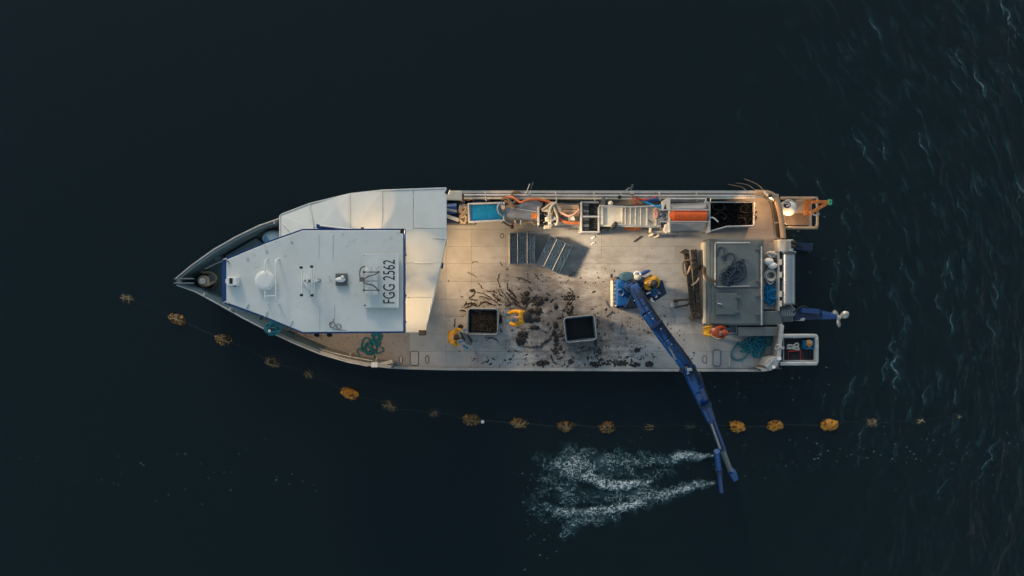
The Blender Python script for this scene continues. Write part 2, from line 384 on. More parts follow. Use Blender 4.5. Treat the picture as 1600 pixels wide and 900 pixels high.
for i in range(NR):
    p = ring[i]; f = 0.9 if OUT[i][0] < 450 else 0.96
    water_line.append(Vector(((p.x + 1) * (0.97 if p.x < 0 else 0.995) - 1, p.y * f, -0.05)))
    keel.append(Vector(((p.x + 1) * 0.9 - 1, p.y * 0.72, -0.95)))
b = MB()
def band(b, A, B):
    n = len(A); b.add(A + B, [(i, (i + 1) % n, (i + 1) % n + n, i + n) for i in range(n)])
band(b, ring, water_line); band(b, water_line, keel); b.add(keel, [list(range(NR))])
b.build('hull', HULLM, BOAT, weld=True)
b = MB(); band(b, inner, foot); b.mi = [1 if sum(b.v[i].x for i in f) / len(f) < P(500, 0).x else 0 for f in b.f]; b.build('bulwark_lining', (SIDEDECK, BOWM), BOAT)
b = MB(); lift = Vector((0, 0, 0.006))
lo1 = [p + Vector((0, 0, -0.05)) for p in inner]
outer_lip = [inward(i, -SGN * 0.03) + lift for i in range(NR)]; out_low = [p + Vector((0, 0, -0.07)) for p in outer_lip]
band(b, outer_lip, [p + lift for p in inner]); band(b, [p + lift for p in inner], lo1); band(b, outer_lip, out_low)
b.mi = [1 if sum(b.v[i].x for i in f) / len(f) < P(520, 0).x else 0 for f in b.f]; b.build('gunwale', (RIMM, HULLM), BOAT)
for seg_ in (range(0, 6), range(NR - 9, NR)):
    b = MB(); b.tube([outer_lip[i] + Vector((0, 0, .012)) for i in seg_], .028, 6); b.build('rub_rail', GALV, BOAT)
b = MB(); b.add(foot, [list(range(NR))]); o = b.build('deck_base', JOINT, BOAT, weld=True)

# deck plates: one object each, with open joints
XS = [640, 697, 737, 790, 840, 890, 940, 1000, 1055, 1104, 1160, 1217]
YS = [303, 333, 358, 385, 412, 440, 468, 495, 522, 549, 575.5]
for i in range(len(XS) - 1):
    for j in range(len(YS) - 1):
        x0, x1, y0, y1 = XS[i], XS[i + 1], YS[j], YS[j + 1]
        if x0 < 690 and y1 < 360: continue
        if x0 >= 1104 and 380 < (y0 + y1) / 2 < 500: continue
        g = 0.08
        bb = MB(); bb.pbox(x0 + g, y0 + g, x1 - g, y1 - g, -0.04, random.uniform(-0.003, 0.003))
        bb.build('deck_plate', DECKM, BOAT, 0.004, seg=1)
PR('side_deck', SIDEDECK, BOAT, [(440, 505), (640, 505), (640, 574), (612, 570), (575, 566), (540, 558), (500, 546), (460, 529), (440, 519)], -0.05, 0.0, 0)
PR('bow_deck', BOWM, BOAT, [(296, 437), (322, 417), (352, 395), (384, 375), (415, 358), (437, 349), (500, 360), (500, 505), (440, 519.5), (420, 509), (384, 488), (344, 466), (310, 448), (296, 441)], -0.05, 0.35, 0)
PR('bow_step', BOWM, BOAT, [(300, 425), (345, 396), (350, 402), (306, 432)], 0.3, 0.55)
PR('anchor_locker', BOWM, BOAT, [(352, 400), (400, 372), (412, 381), (352, 412)], 0.3, 0.62)
# bow roller: two cheeks and a roller
for y in (435.5, 442.5): BM('roller_cheek', HULLM, BOAT, (273, y, 1.55), (303, y, 1.5), 0.05, 0.22)
CY('bow_roller', STEEL, BOAT, (281, 436.5, 1.5), (281, 441.5, 1.5), 0.09, 10)
# frames inside the bow bulwark
for x, y, x2, y2 in ((505, 553, 508, 546), (545, 564.5, 548, 553), (586, 572, 589, 560), (458, 534, 464, 521), (402, 507, 408, 492)):
    BM('bulwark_bracket', CREAM if x > 500 else BOWM, BOAT, (x, y, 0.95), (x2, y2, 0.35), 0.05, 0.1)
TB('inner_rail', GALV, BOAT, [(497, 545, .75), (540, 556, .75), (583, 564, .75)], 0.03, smooth=4)
BM('bulwark_wing', CREAM, BOAT, (589, 571, 0.95), (613, 564.5, 0.8), 0.13, 0.1)
BX('fairlead', WHITE, BOAT, 580, 566, 590, 574, 0.9, 1.06)
for x, y in ((317, 458, ), (358, 481), (427, 345)): BX('rail_clip', GALV, BOAT, x, y, x + 2.5, y + 5, 1.2, 1.48)
# flush hatches in the deck
def flush(x0, y0, x1, y1):
    b = MB(); pts = [P(x, y, 0.012) for x, y in ((x0 + 2, y0), (x1 - 2, y0), (x1, y0 + 2), (x1, y1 - 2), (x1 - 2, y1), (x0 + 2, y1), (x0, y1 - 2), (x0, y0 + 2))]
    b.prism(pts, DECK - 0.01, DECK + 0.012); o = b.build('flush_hatch', DECKM, BOAT, 0.004)
    c = MB(); c.tube([p + Vector((0, 0, 0.002)) for p in pts], 0.016, 4, True); c.build('hatch_rim', STEELD, o)
for q in ((641, 549, 654, 571), (665, 556, 670, 568), (1114, 547, 1126, 572), (1098, 556, 1104, 567), (624, 556, 629, 568), (782, 365, 787, 372)): flush(*q)
BX('deck_cleat', GALV, BOAT, 1139, 556, 1141, 572, 0, 0.1)

# starboard aft bulwark: rails and stanchions
TB('rail', GALV, BOAT, [(725, 305, .93), (960, 306, .93), (1192, 306, .93)], 0.05)
TB('rail', CREAM, BOAT, [(725, 309.5, .9), (1000, 310, .9), (1180, 309, .9)], 0.045)
for x in (758, 868, 928, 1030, 1088): BM('stanchion', CREAM, BOAT, (x, 300, .97), (x + 1.5, 314, .9), 0.05, 0.05)
BX('mooring_post', GALV, BOAT, 826, 300, 830, 304, 0.9, 1.15)
BX('mooring_post', GALV, BOAT, 985, 299, 991, 303, 0.9, 1.12)
BX('cream_locker', CREAM, BOAT, 698, 298, 722, 313, 0.3, 1.0, bev=0.03)
BX('locker_slot', BLACK, BOAT, 700, 312, 719, 314, 0.3, 0.9)
# stern corner and sloping stern rail
TB('stern_rail', TAN, BOAT, [(1180, 301, .98), (1200, 302, 1.0), (1211, 308, 1.0), (1216, 320, 1.0), (1221, 345, 1.0), (1224, 372, 1.0)], 0.11, n=8, smooth=4)
BM('rubber_fender', RUBBER, BOAT, (1210, 314, .72), (1214.5, 346, .72), 0.11, 0.25)
BM('rubber_fender', RUBBER, BOAT, (1215, 349, .72), (1217.5, 371, .72), 0.13, 0.25)
TB('fairlead_bar', CREAM, BOAT, [(1194, 300, 1.1), (1209, 312, 1.05)], 0.05)
for i in range(3): CY('fairlead_pin', GALV, BOAT, (1198 + 4 * i, 302 + 3 * i, .95), (1198 + 4 * i, 302 + 3 * i, 1.2), 0.03, 8)
BX('winch_block', CREAM, BOAT, 1217, 374, 1240, 393, 0.1, 0.85, bev=0.03)
BX('winch_top', STEEL, BOAT, 1228, 377, 1233, 391, 0.85, 0.93)
for y in (378.5, 385): CY('winch_dog', RUBBER, BOAT, (1236, y, .86), (1243, y, .9), 0.07, 10)
# stern port corner box, quarter post
PR('corner_box', GALV, BOAT, [(1195, 572), (1201, 560), (1213, 557), (1218, 560), (1214, 572), (1203, 579)], 0.1, 0.95, 0.02)
BM('box_brace', GALV, BOAT, (1198, 573, 1.0), (1209, 561, 1.0), 0.05, 0.05)
CY('box_cap', WHITE, BOAT, (1209, 573.5, .93), (1209, 573.5, 1.02), 0.065, 10)
BM('quarter_post', GALV, BOAT, (1222, 508, 1.0), (1216, 560, 1.0), 0.13, 0.12)
BX('post_fitting', WHITE, BOAT, 1215, 558, 1221, 563, 0.95, 1.08)
BX('shelf_box', CASING, BOAT, 1154, 511, 1216, 525, 0.0, 0.75)
for x in (1170, 1185, 1200): BX('angle_bar', STEELD, BOAT, x, 575, x + 22, 576.5, 0, 0.09)

# ------------------------------------------------------------------ shelter (lower) roof and wheelhouse
HS = 2.7
def roof_panel(pts, th=0.05):
    b = MB(); b.prism([P(*p) for p in pts], th, None); return b.build('roof_panel', CANVAS, BOAT, 0.012)
g = 0.25
roof_panel([(437.5, 337, 1.65), (441, 334.5, 1.65), (483 - g, 318.5, 2.05), (491 - g, 358, 2.5), (437.5, 382, 1.95)])
roof_panel([(483 + g, 318.5, 2.05), (546.5 - g, 303, 2.3), (546.5 - g, 365, 2.7), (491 + g, 366, 2.5)])
roof_panel([(546.5 + g, 303, 2.35), (597 - g, 297.5, 2.5), (597 - g, 366, HS), (546.5 + g, 366, HS)])
roof_panel([(597 + g, 297.5, 2.5), (646 - g, 295.5, 2.5), (646 - g, 366, HS), (597 + g, 366, HS)])
roof_panel([(646 + g, 295.5, 2.5), (697, 294, 2.5), (697, 357 - g, HS), (646 + g, 357 - g, HS)])
roof_panel([(622, 357 + g, HS), (697, 357 + g, HS), (697, 374, HS), (690.5, 411 - g, HS), (622, 411 - g, HS)])
roof_panel([(622, 411 + g, HS), (690.5, 411 + g, HS), (678.5, 465 - g, HS), (622, 465 - g, HS)])
roof_panel([(622, 465 + g, HS), (678.5, 465 + g, HS), (664, 519.5, HS), (622, 519.5, HS)])
def seam(a, b_, r=0.02): TB('roof_seam', CANVAS, BOAT, [a, b_], r, n=6)
seam((483, 318.5, 2.08), (490, 354, 2.5)); seam((546.5, 303, 2.37), (546.5, 357, 2.7)); seam((597, 298, 2.53), (597, 345, 2.7), 0.016)
seam((648, 411, HS + .01), (676, 411, HS + .01)); seam((640, 465, HS + .01), (664, 465, HS + .01)); seam((676, 372, HS + .01), (696, 373, HS + .01), .012)
seam((441, 348, 1.85), (456, 364, 2.15)); seam((697, 294, 2.52), (697, 374, HS + .01), .025); seam((697, 374, HS + .01), (664, 519.5, HS + .01), .025)
TB('roof_edge', CANVAS, BOAT, [(437.5, 380, 1.97), (437.5, 337, 1.67), (441, 334.5, 1.67), (483, 318.5, 2.07), (546.5, 303, 2.25), (597, 297.5, 2.5), (697, 294, 2.5)], 0.03)
b = MB()
for A, B in (((442, 345), (483, 329)), ((483, 329), (548, 312)), ((548, 312), (597, 306)), ((597, 306), (690, 303))):
    a, c = P(*A, 1.9), P(*B, 1.9); a.z = c.z = DECK + 1.25
    b.beam(a, c, 0.04, 1.1)
b.build('shelter_wall', WHITE, BOAT)
BX('aft_bulkhead', WHITE, BOAT, 634, 316, 637, 515, 0, 2.55)
for y in (340, 430, 500): CY('shelter_post', WHITE, BOAT, (668, y, 0), (668, y, 2.62), 0.04, 10)
# floodlights: housing, lens and the lamp's own light
def floodlight(pos, aim, watts, size=90, blend=0.6, w=0.2, name='floodlight', col=LAMP, rad=0.06):
    a = P(*pos); d = (P(*aim) - a).normalized(); q = d.to_track_quat('-Z', 'Y').to_matrix()
    b = MB(); b.box(a, (w, w * .7, .12), mat=q); o = b.build(name, BLACK, BOAT, 0.015)
    b = MB(); b.box(a + d * 0.064, (w * .85, w * .55, .01), mat=q); b.build('lens', LENS, o)
    l = bpy.data.lights.new('lamp_beam', 'SPOT'); l.energy = watts; l.color = col; l.spot_size = R(size); l.spot_blend = blend; l.shadow_soft_size = rad
    lo = bpy.data.objects.new('lamp_beam', l); COL.objects.link(lo); lo.parent = o
    lo.location = d * 0.1; lo.rotation_euler = d.to_track_quat('-Z', 'Y').to_euler()
    return o
# wheelhouse
WH = [(353.5, 406), (415, 380.5), (472.5, 360), (630, 359.5), (630, 517.8), (473, 519), (415, 495), (353.5, 472.5)]
def grow(pts, dx):
    c = Vector((500, 439)); out = []
    for x, y in pts:
        out.append((x + (dx if x > 600 else -dx if x < 360 else 0), y + (dx if y > 439 else -dx)))
    return out
HW = 4.6
PR('wheelhouse_wall', WHITE, BOAT, [(364, 412), (418, 390), (474, 368), (622, 368), (622, 510), (474, 510), (418, 486), (364, 467)], 0.3, HW - 0.12, 0)
WW = [(364, 412), (418, 390), (474, 368), (622, 368), (622, 510), (474, 510), (418, 486), (364, 467)]
GLASS = M('window_glass', (0.012, 0.018, 0.022), 0.12, var=0.1, bump=0, spec=0.6)
for i in range(8):
    A_, B_ = P(*WW[i], HW - .12), P(*WW[(i + 1) % 8], HW - .12); n_ = max(1, int((B_ - A_).length / 1.1)); dn = (B_ - A_) / n_
    for k in range(n_):
        c0, c1 = A_ + dn * (k + .12), A_ + dn * (k + .88); c0.z = c1.z = DECK + HW - 1.0
        wf = MB(); wf.beam(c0, c1, .05, .85); wf = wf.build('window_frame', RUBBER, BOAT)
        wp = MB(); wp.beam(c0 + dn * .04, c1 - dn * .04, .07, .72); wp.build('window_pane', GLASS, wf)
RF = PR('wheelhouse_roof', ROOF, BOAT, WH, HW - 0.1, HW, 0.02)
b = MB(); outer = [P(x, y, HW - .03) for x, y in grow(WH, 2.4)]; outer[0].x += .0
innr = [P(x, y, HW - .03) for x, y in grow(WH, -0.5)]
lowo = [p - Vector((0, 0, .28)) for p in outer]
band(b, outer, innr); band(b, outer, lowo); band(b, lowo, [p - Vector((0, 0, .28)) for p in innr]); b.build('roof_rim', BLUE, BOAT)
PR('front_visor', BLUE, BOAT, [(347, 406), (354, 404.5), (354, 474), (347, 472)], HW - .3, HW - .022)
for x, y, s_ in ((385, 399, 1), (415, 387, 1), (454, 372.5, 1), (385, 479.5, -1), (415, 491, -1), (454, 505.5, -1)):
    PR('roof_bracket', ROOF, RF, [(x - 2, y - 5 * s_), (x + 3, y + 5 * s_), (x - 1, y + 5 * s_)], HW, HW + .05, 0)
for x0, y0, y1 in ((497, 366, 403), (519, 366, 404), (498, 478, 514), (521, 476, 500)): BX('roof_rib', ROOF, RF, x0, y0, x0 + 1.2, y1, HW, HW + .022, bev=.005)
PR('wind_deflector', BLUE, BOAT, [(494, 350), (500, 351), (552, 359.5), (500, 359.5), (494, 356)], HS - .1, HS + 1.0)
TB('deflector_rail', WHITE, BOAT, [(500, 352.5, HS + 1.05), (550, 358.5, HS + 1.05)], 0.035)
# things fixed on the wheelhouse roof
rd = MB(); c = P(416, 438.5, HW)
prof = [(0.29, 0.0), (0.325, .05), (0.325, .2), (0.31, .235), (0.2, .25), (0.0, .255)]
for i in range(len(prof) - 1):
    n = 28; vs = [c + Vector((r_ * math.cos(2 * math.pi * k / n), r_ * math.sin(2 * math.pi * k / n), z_)) for r_, z_ in prof[i:i + 2] for k in range(n)]
    rd.add(vs, [(k, (k + 1) % n, n + (k + 1) % n, n + k) for k in range(n)], True)
rd.build('radome', WHITE, BOAT, weld=True)
TB('handrail', WHITE, BOAT, [(436, 404, HW), (431.5, 407, HW + .3), (431, 412, HW + .45), (431, 466, HW + .45), (432, 470, HW + .3), (436, 475, HW)], .028, smooth=4)
TB('handrail', WHITE, BOAT, [(418, 404, HW), (414.5, 408, HW + .25), (414, 418, HW + .3), (414, 425, HW + .3)], .022, smooth=4)
TB('handrail', WHITE, BOAT, [(414, 455, HW + .3), (414, 465, HW + .3), (415, 470, HW + .25), (419, 475, HW)], .022, smooth=4)
TB('rail_bar', WHITE, BOAT, [(414, 463, HW + .28), (431, 462, HW + .4)], .014)
BX('searchlight', WHITE, BOAT, 354.5, 432.5, 370.5, 446, HW, HW + .3, bev=.03)
BX('searchlight_window', BLACK, BOAT, 358, 434.5, 363.5, 443.5, HW + .2, HW + .31)
BX('searchlight_foot', WHITE, BOAT, 352, 436, 357, 443, HW, HW + .2)
TB('cable', BLACK, BOAT, [(364, 445, HW + .1), (367, 447.5, HW + .03), (369, 447, HW + .02)], .02)
TB('cable', STEELD, BOAT, [(354, 407, HW + .05), (357, 409, HW + .1), (359, 412, HW + .02)], .014)
# antenna cross
BX('mast_foot', ROOF, BOAT, 470, 437, 497, 441, HW, HW + .12, bev=.02)
PR('mast_gusset', WHITE, BOAT, [(473, 437), (484, 426), (485, 437)], HW, HW + .25, 0)
PR('mast_gusset', WHITE, BOAT, [(473, 441), (484, 454), (485, 441)], HW, HW + .25, 0)
CY('mast', WHITE, BOAT, (480, 439, HW), (480, 439, HW + 1.1), .04, 10)
TB('antenna_arm', WHITE, BOAT, [(472, 419, HW + .5), (472, 460, HW + .5)], .022)
TB('antenna_arm', WHITE, BOAT, [(487, 418, HW + .6), (487.5, 461, HW + .6)], .028)
TB('antenna_arm', WHITE, BOAT, [(491, 420, HW + .45), (491, 458, HW + .45)], .02)
for x, y in ((470.5, 418), (487, 416.5), (481.5, 439), (471, 461), (487.5, 461.5)):
    b = MB(); b.ball(P(x, y, HW + .75), (.055, .048, .09), 12, 8); b.build('antenna_head', BLACK, BOAT)
TB('cable', BLACK, BOAT, [(482, 440, HW + .6), (486, 441, HW + .4), (489, 444, HW + .15)], .014, smooth=4)
TB('cable', STEELD, BOAT, [(492, 438, HW + .1), (499, 436, HW + .04), (501, 438, HW + .03), (497, 441, HW + .03)], .012, smooth=4)
BX('roof_hatch', STEELD, BOAT, 524, 427, 542, 446.5, HW, HW + .12, bev=.02)
b = MB(); b.ball(P(532, 437, HW + .16), (.17, .085, .07), 16, 8); b.ball(P(535, 433, HW + .2), (.06, .06, .07), 12, 8); b.build('hatch_camera', WHITE, BOAT)
NP = BX('name_plate', ROOF, BOAT, 567, 396.5, 622.5, 481, HW + .12, HW + .2, bev=.01)
for x, y in ((569, 399), (570, 477)): CY('plate_bolt', STEELD, NP, (x, y, HW + .2), (x, y, HW + .215), .03 if y > 400 else .015, 10)
for x in (571, 618):
    for y in (400, 478): CY('plate_leg', WHITE, NP, (x, y, HW), (x, y, HW + .12), .02, 6)
BM('plate_lip', WHITE, NP, (622, 397, HW + .215), (622, 481, HW + .215), .04, .03)
CY('light_bar', WHITE, BOAT, (577, 418, HW + .42), (577, 460, HW + .42), .13, 16)
CY('light_bar', WHITE, BOAT, (585, 418, HW + .38), (585, 460, HW + .38), .1, 16)
for y in (425, 439, 453.5): TB('mast_bar', STEELD, BOAT, [(568, y, HW + .6), (590, y, HW + .6)], .02 if y != 439 else .01)
for y in (425, 453.5):
    for x in (568, 591): BX('mast_clamp', STEELD, BOAT, x - 1.3, y - 1.8, x + 1.3, y + 1.8, HW + .52, HW + .66)
TB('cable', STEELD, BOAT, [(570, 416, HW + .3), (564, 419, HW + .3), (562, 427, HW + .3), (563, 435, HW + .4), (565, 438, HW + .5), (575, 432, HW + .62), (585, 429, HW + .62), (590, 426, HW + .6)], .022, smooth=5)
TB('cable', STEELD, BOAT, [(565, 438, HW + .5), (572, 443, HW + .62), (583, 446, HW + .62), (590, 452, HW + .6)], .024, smooth=5)
BX('cable_gland', STEELD, BOAT, 561.5, 433, 566.5, 440, HW + .2, HW + .45)
TB('cable', STEELD, BOAT, [(521, 498, HW + .03), (520, 503, HW + .03), (515, 507, HW + .03), (518, 512, HW + .03), (524, 509, HW + .04), (521, 503, HW + .05), (515, 505, HW + .03), (517, 511, HW + .03), (528, 515, HW + .03), (533, 511, HW + .03), (530, 506, HW + .03), (525, 509, HW + .03), (530, 515, HW + .03), (541, 516.5, HW + .03)], .011, smooth=6)
for y, e in ((405.5, 1), (473, 1)): TB('rim_clip', GALV, BOAT, [(349, y, HW), (353, y - 1.5, HW + .05), (356, y + 1.5, HW + .02)], .02)

# the registration painted on the name plate
fc = bpy.data.curves.new('registration', 'FONT'); fc.body = 'FGG 2562'; fc.size = 1; fc.extrude = 0
fo = bpy.data.objects.new('registration', fc); COL.objects.link(fo); bpy.context.view_layer.update()
dg = bpy.context.evaluated_depsgraph_get(); fm = bpy.data.meshes.new_from_object(fo.evaluated_get(dg)); bpy.data.objects.remove(fo)
xs = [v.co.x for v in fm.vertices]; ys = [v.co.y for v in fm.vertices]; x0, x1, y0, y1 = min(xs), max(xs), min(ys), max(ys)
A, B = P(598.5, 474, HW + .2), P(617, 406, HW + .2)
b = MB()
vv = [Vector((B.x - (B.x - A.x) * (1 - (1 - (v.co.y - y0) / (y1 - y0))) if False else A.x + (B.x - A.x) * (1 - (v.co.y - y0) / (y1 - y0)), A.y + (B.y - A.y) * (v.co.x - x0) / (x1 - x0), A.z + .004)) for v in fm.vertices]
b.add(vv, [list(p.vertices) for p in fm.polygons]); b.build('registration_lettering', INK, NP)

# work lights: under the shelter's aft edge, on the wheelhouse edges, on the port side and on the roller machine
floodlight((698.5, 299, 2.5), (1010, 425, 0.0), 130, 95, .9)
floodlight((628.5, 361.5, HW + .25), (985, 412, 0.0), 5400, 36, .9, w=.14, rad=.6, col=(1, .72, .45))
floodlight((694.5, 378, 2.5), (800, 400, 0.0), 108, 135)
floodlight((689.5, 415, 2.5), (790, 425, 0.0), 130, 130)
floodlight((660, 520, HS + .1), (672, 533, 0.0), 14, 110, w=.26)
floodlight((633, 398, HW - .35), (651, 399, HS), 30, 70, 0.4, w=.1)
floodlight((633, 462, HW - .35), (650, 470, HS), 30, 70, 0.4, w=.1)
floodlight((633, 503, HW - .35), (652, 496, HS), 36, 70, 0.4, w=.1)
floodlight((566, 357, HW - .5), (574, 330, HS), 34, 66, 0.3, w=.1)
floodlight((495, 523.5, HW - .5), (520, 562, 0.2), 55, 100, w=.16)
floodlight((515, 523.5, HW - .5), (560, 560, 0.2), 75, 100, w=.16)
floodlight((1226, 352, 1.0), (1247, 325, 0.2), 30, 150, w=.1, col=(1, .6, .3))  # extra lamp added outside the stern rail to brighten buoy and platform
floodlight((1107, 312, 1.9), (1225, 330, 0.9), 190, 55, w=.12, col=(1, .55, .24))
floodlight((1203, 306, 1.25), (1188, 345, 0.0), 48, 125, w=.12, col=(1, .5, .2))

# ------------------------------------------------------------------ engine casing and its neighbours at the stern (part of the boat)
CS = BX('engine_casing', CASING, BOAT, 1106, 373, 1194, 508.5, 0, 0.8, bev=.06)
BX('casing_step', CREAM, BOAT, 1099, 378, 1107, 506, 0, 0.45, bev=.03)
b = MB(); b.pbox(1112, 377, 1190, 506, .8, .86); b.build('casing_lid', CASING, CS, .02)
b = MB(); b.pbox(1117, 380, 1186, 449, .86, .9); b.build('lid_panel', CASING, CS, .012)
TB('lid_trim', GALV, CS, [(1172, 379.5, .91), (1119, 379.5, .91), (1117.5, 381, .91), (1117.5, 447, .91)], .022)
b = MB(); b.pbox(1119, 458, 1152, 491.5, .86, .97); b.build('access_door', CASING, CS, .015)
TB('door_handle', GALV, CS, [(1121, 474, 1.0), (1128, 475.5, 1.02)], .025)
for y in (462, 485): BX('hinge', STEELD, CS, 1148, y, 1157, y + 4, .9, 1.0)
for y in (388, 438, 461, 490): BX('hinge', STEELD, CS, 1181, y, 1188, y + 2.5, .88, .97)
TB('guard_pipe', GALV, BOAT, [(1190, 385, 1.0), (1190, 508, 1.0)], .03)
for y in (388, 447, 505): CY('pipe_foot', GALV, BOAT, (1190, y, .8), (1190, y, 1.0), .025, 8)
BM('lid_stay', STEEL, CS, (1121, 448, .97), (1172, 447, .97), .05, .05)
BX('rope_trough', STEEL, BOAT, 1193, 380, 1219, 484, 0, .28, bev=.02)
BX('trough_wall', GALV, BOAT, 1216.5, 376, 1218.5, 486, 0, .75)
BX('trough_end', CASING, BOAT, 1193, 486, 1222, 508, 0, .6, bev=.03)
for y in (405, 425, 455, 470): BX('trough_clip', CREAM, BOAT, 1218, y, 1222, y + 9, .3, .8)
# the stern roller with its end plates
ST = BX('roller_bed', STEEL, BOAT, 1217, 395, 1228, 478, 0, .5, bev=.03)
CY('stern_roller', ROLLER, BOAT, (1231, 398, .6), (1231, 474, .6), .27, 28)
for y in (396, 475): CY('roller_end', STEELD, BOAT, (1231, y - .8, .6), (1231, y + .8, .6), .3, 20)
TB('roller_bracket', GALV, BOAT, [(1222, 394, .8), (1232, 392, .8), (1243, 394, .7)], .04)
b = MB()
for i in range(6): b.tube([P(1220 + i * 3, 477, .3), P(1222 + i * 4, 487, .5), P(1224 + i * 2, 498, .3)], .05, 6, smooth=3)
b.build('hydraulic_manifold', STEEL, BOAT)
BX('manifold_block', STEELD, BOAT, 1222, 484, 1240, 503, 0, .45, bev=.03)

# propulsion leg tilted out astern
t = T('outboard_drive', 'blue outboard drive leg with pale three-bladed propeller sticking out astern', 'outboard drive', 1260, 493)
b = MB(); b.beam(P(1238, 492, .3), P(1283, 492, .0), .42, .34, w2=.34, t2=.28); b.build('drive_leg', CRANED, t, .04)
b = MB(); b.beam(P(1250, 484, .5), P(1279, 487, .15), .2, .16); b.build('hydraulic_ram', BLUE, t, .03)
b = MB(); b.tube([P(1281, 492, 0), P(1296, 493.5, -.05), P(1306, 495, -.1)], .2, 12, r2=.1); b.build('gear_housing', BLUE, t)
CY('exhaust_pipe', GALV, t, (1241, 498, .35), (1256, 498.5, .3), .08, 12)
b = MB(); b.ball(P(1268, 497, .1), (.2, .07, .1), 10, 6); b.build('trim_tab', BLACK, t)
TB('hose', BLACK, t, [(1240, 489, .55), (1250, 480, .6), (1259, 479, .5), (1268, 489, .3)], .03, smooth=5)
CY('propeller_hub', BRONZE, t, (1305, 495, -.1), (1313, 496.5, -.1), .1, 12, .07)
pc = P(1311, 496, -.1)
for a in (25, 150, 265):
    b = MB(); u = Vector((math.cos(R(a)) * .8, math.sin(R(a)), 0.25)).normalized(); w = u.cross(Vector((.5, .2, 1))).normalized(); nn = u.cross(w)
    pts = []
    for f, ww in ((.05, .05), (.16, .12), (.28, .14), (.36, .09), (.4, .02)):
        pts.append((pc + u * f - w * ww * .9 + nn * .03, pc + u * f + w * ww * 1.1 - nn * .03))
    vs = [p for pr in pts for p in pr]; vs2 = [v + nn * .025 for v in vs]; m_ = len(vs)
    fs = []
    for i in range(len(pts) - 1):
        fs += [(2 * i, 2 * i + 1, 2 * i + 3, 2 * i + 2), (m_ + 2 * i, m_ + 2 * i + 2, m_ + 2 * i + 3, m_ + 2 * i + 1), (2 * i, 2 * i + 2, m_ + 2 * i + 2, m_ + 2 * i), (2 * i + 1, m_ + 2 * i + 1, m_ + 2 * i + 3, 2 * i + 3)]
    b.add(vs + vs2, fs, True); b.build('propeller_blade', BRONZE, t)
t = T('steering_leg', 'dark blue second drive leg half sunk astern beside the winch block', 'outboard drive', 1252, 388, -.6)
b = MB(); b.beam(P(1240, 384, .1), P(1265, 387, -.75), .3, .3); b.build('drive_leg', CRANED, t, .04)
b = MB(); b.beam(P(1255, 383, -.5), P(1268, 383, -.8), .14, .14); b.build('hydraulic_ram', BELT, t, .02)
TB('hose', BLACK, t, [(1240, 380, .5), (1249, 384, .2), (1257, 390, -.5), (1266, 396, -.9)], .035, smooth=5)

# stern platforms outside the transom
def platform(x0, y0, x1, y1, h, mat, r):
    pts = [(x0, y0, h), (x1 - 5, y0, h), (x1 - 1.5, y0 + 1.5, h), (x1, y0 + 5, h), (x1, y1 - 5, h), (x1 - 1.5, y1 - 1.5, h), (x1 - 5, y1, h), (x0, y1, h)]
    return TB('guard_rail', mat, BOAT, pts, r, n=8, smooth=3)
platform(1219, 309.5, 1277, 356, .85, TAN, .055)
BX('platform_floor', TAN, BOAT, 1221, 316, 1267, 352, -.2, -.12)
BX('platform_box', TAN, BOAT, 1244, 312, 1266, 333, -.12, .35, bev=.03)
BX('box_lid', ORPAINT, BOAT, 1257, 312, 1267, 336, .3, .42, bev=.02)
BX('platform_edge', GALV, BOAT, 1266, 316, 1268.5, 354, -.15, .1)
for x, y in ((1225, 310), (1262, 310), (1275, 352), (1225, 356)): CY('rail_post', TAN, BOAT, (x, y, -.2), (x, y, .85), .035, 8)
platform(1219, 524.5, 1276, 568, .7, GALV, .075)
TB('inner_frame', GALV, BOAT, [(1224, 527, .1), (1272, 527, .1), (1272, 564, .1), (1224, 564, .1)], .045, closed=True)
BX('platform_mat', MAT, BOAT, 1222, 526, 1273, 566, -.1, 0.0)
for x, y in ((1228, 525), (1270, 525), (1228, 568), (1270, 568)): CY('rail_post', GALV, BOAT, (x, y, -.1), (x, y, .7), .04, 8)
# things on the platforms
t = T('marker_buoy', 'round white buoy with dark blue cap behind the stern rail', 'buoy', 1232, 324.5, .4)
c = P(1232, 324.5, .62)
b = MB(); b.ball(c, .315, 28, 18); b.build('buoy_ball', M('buoy_white', (0.66, 0.63, 0.55), .45, var=.08, wear=(.4, .35, .27), wear_amt=.2), t)
d = Vector((-.44, .26, .84)).normalized(); q = d.to_track_quat('Z', 'Y').to_matrix()
b = MB(); b.ball(c + d * .166, (.185, .185, .17), 22, 8, q, True); b.build('buoy_cap', M('buoy_cap', (.012, .02, .045), .5), t)
b = MB(); b.tube([c + d * .3 + q @ Vector((.05 * math.cos(a), .09 * math.sin(a), .05)) for a in (0, 1, 2, 3.1, 4, 5)], .018, 6, smooth=4); b.build('cap_loop', R_WHITE, t)
t = T('a_frame', 'orange steel bracket frame at the outer corner of the starboard stern platform', 'bracket', 1280, 322, .3)
b = MB(); b.beam(P(1268, 315.5, .9), P(1294, 315.5, .9), .12, .1); b.build('arm', ORPAINT, t, .015)
b = MB(); b.beam(P(1266, 333, .9), P(1292, 318, .9), .12, .1); b.build('arm', ORPAINT, t, .015)
b = MB(); b.beam(P(1276, 316, .85), P(1277, 327, .85), .07, .07); b.build('brace', GALV, t, .01)
b = MB(); b.tube([P(1265, 331, .9), P(1275, 337, .9), P(1280, 334, .8)], .03, 6, smooth=4); b.build('brace', GALV, t)
b = MB(); b.tube([P(*p) for p in tangle_pts(1296.5, 316, 3.2, 4.2, .85, 26, 3, .15)], .035, 6, smooth=4); tag(b.build('rope_knot', R_GREEN), 'green rope knotted round the tip of the orange bracket', 'rope')
t = T('blue_crate', 'small blue crate in the corner of the port stern platform', 'crate', 1265, 536)
b = MB()
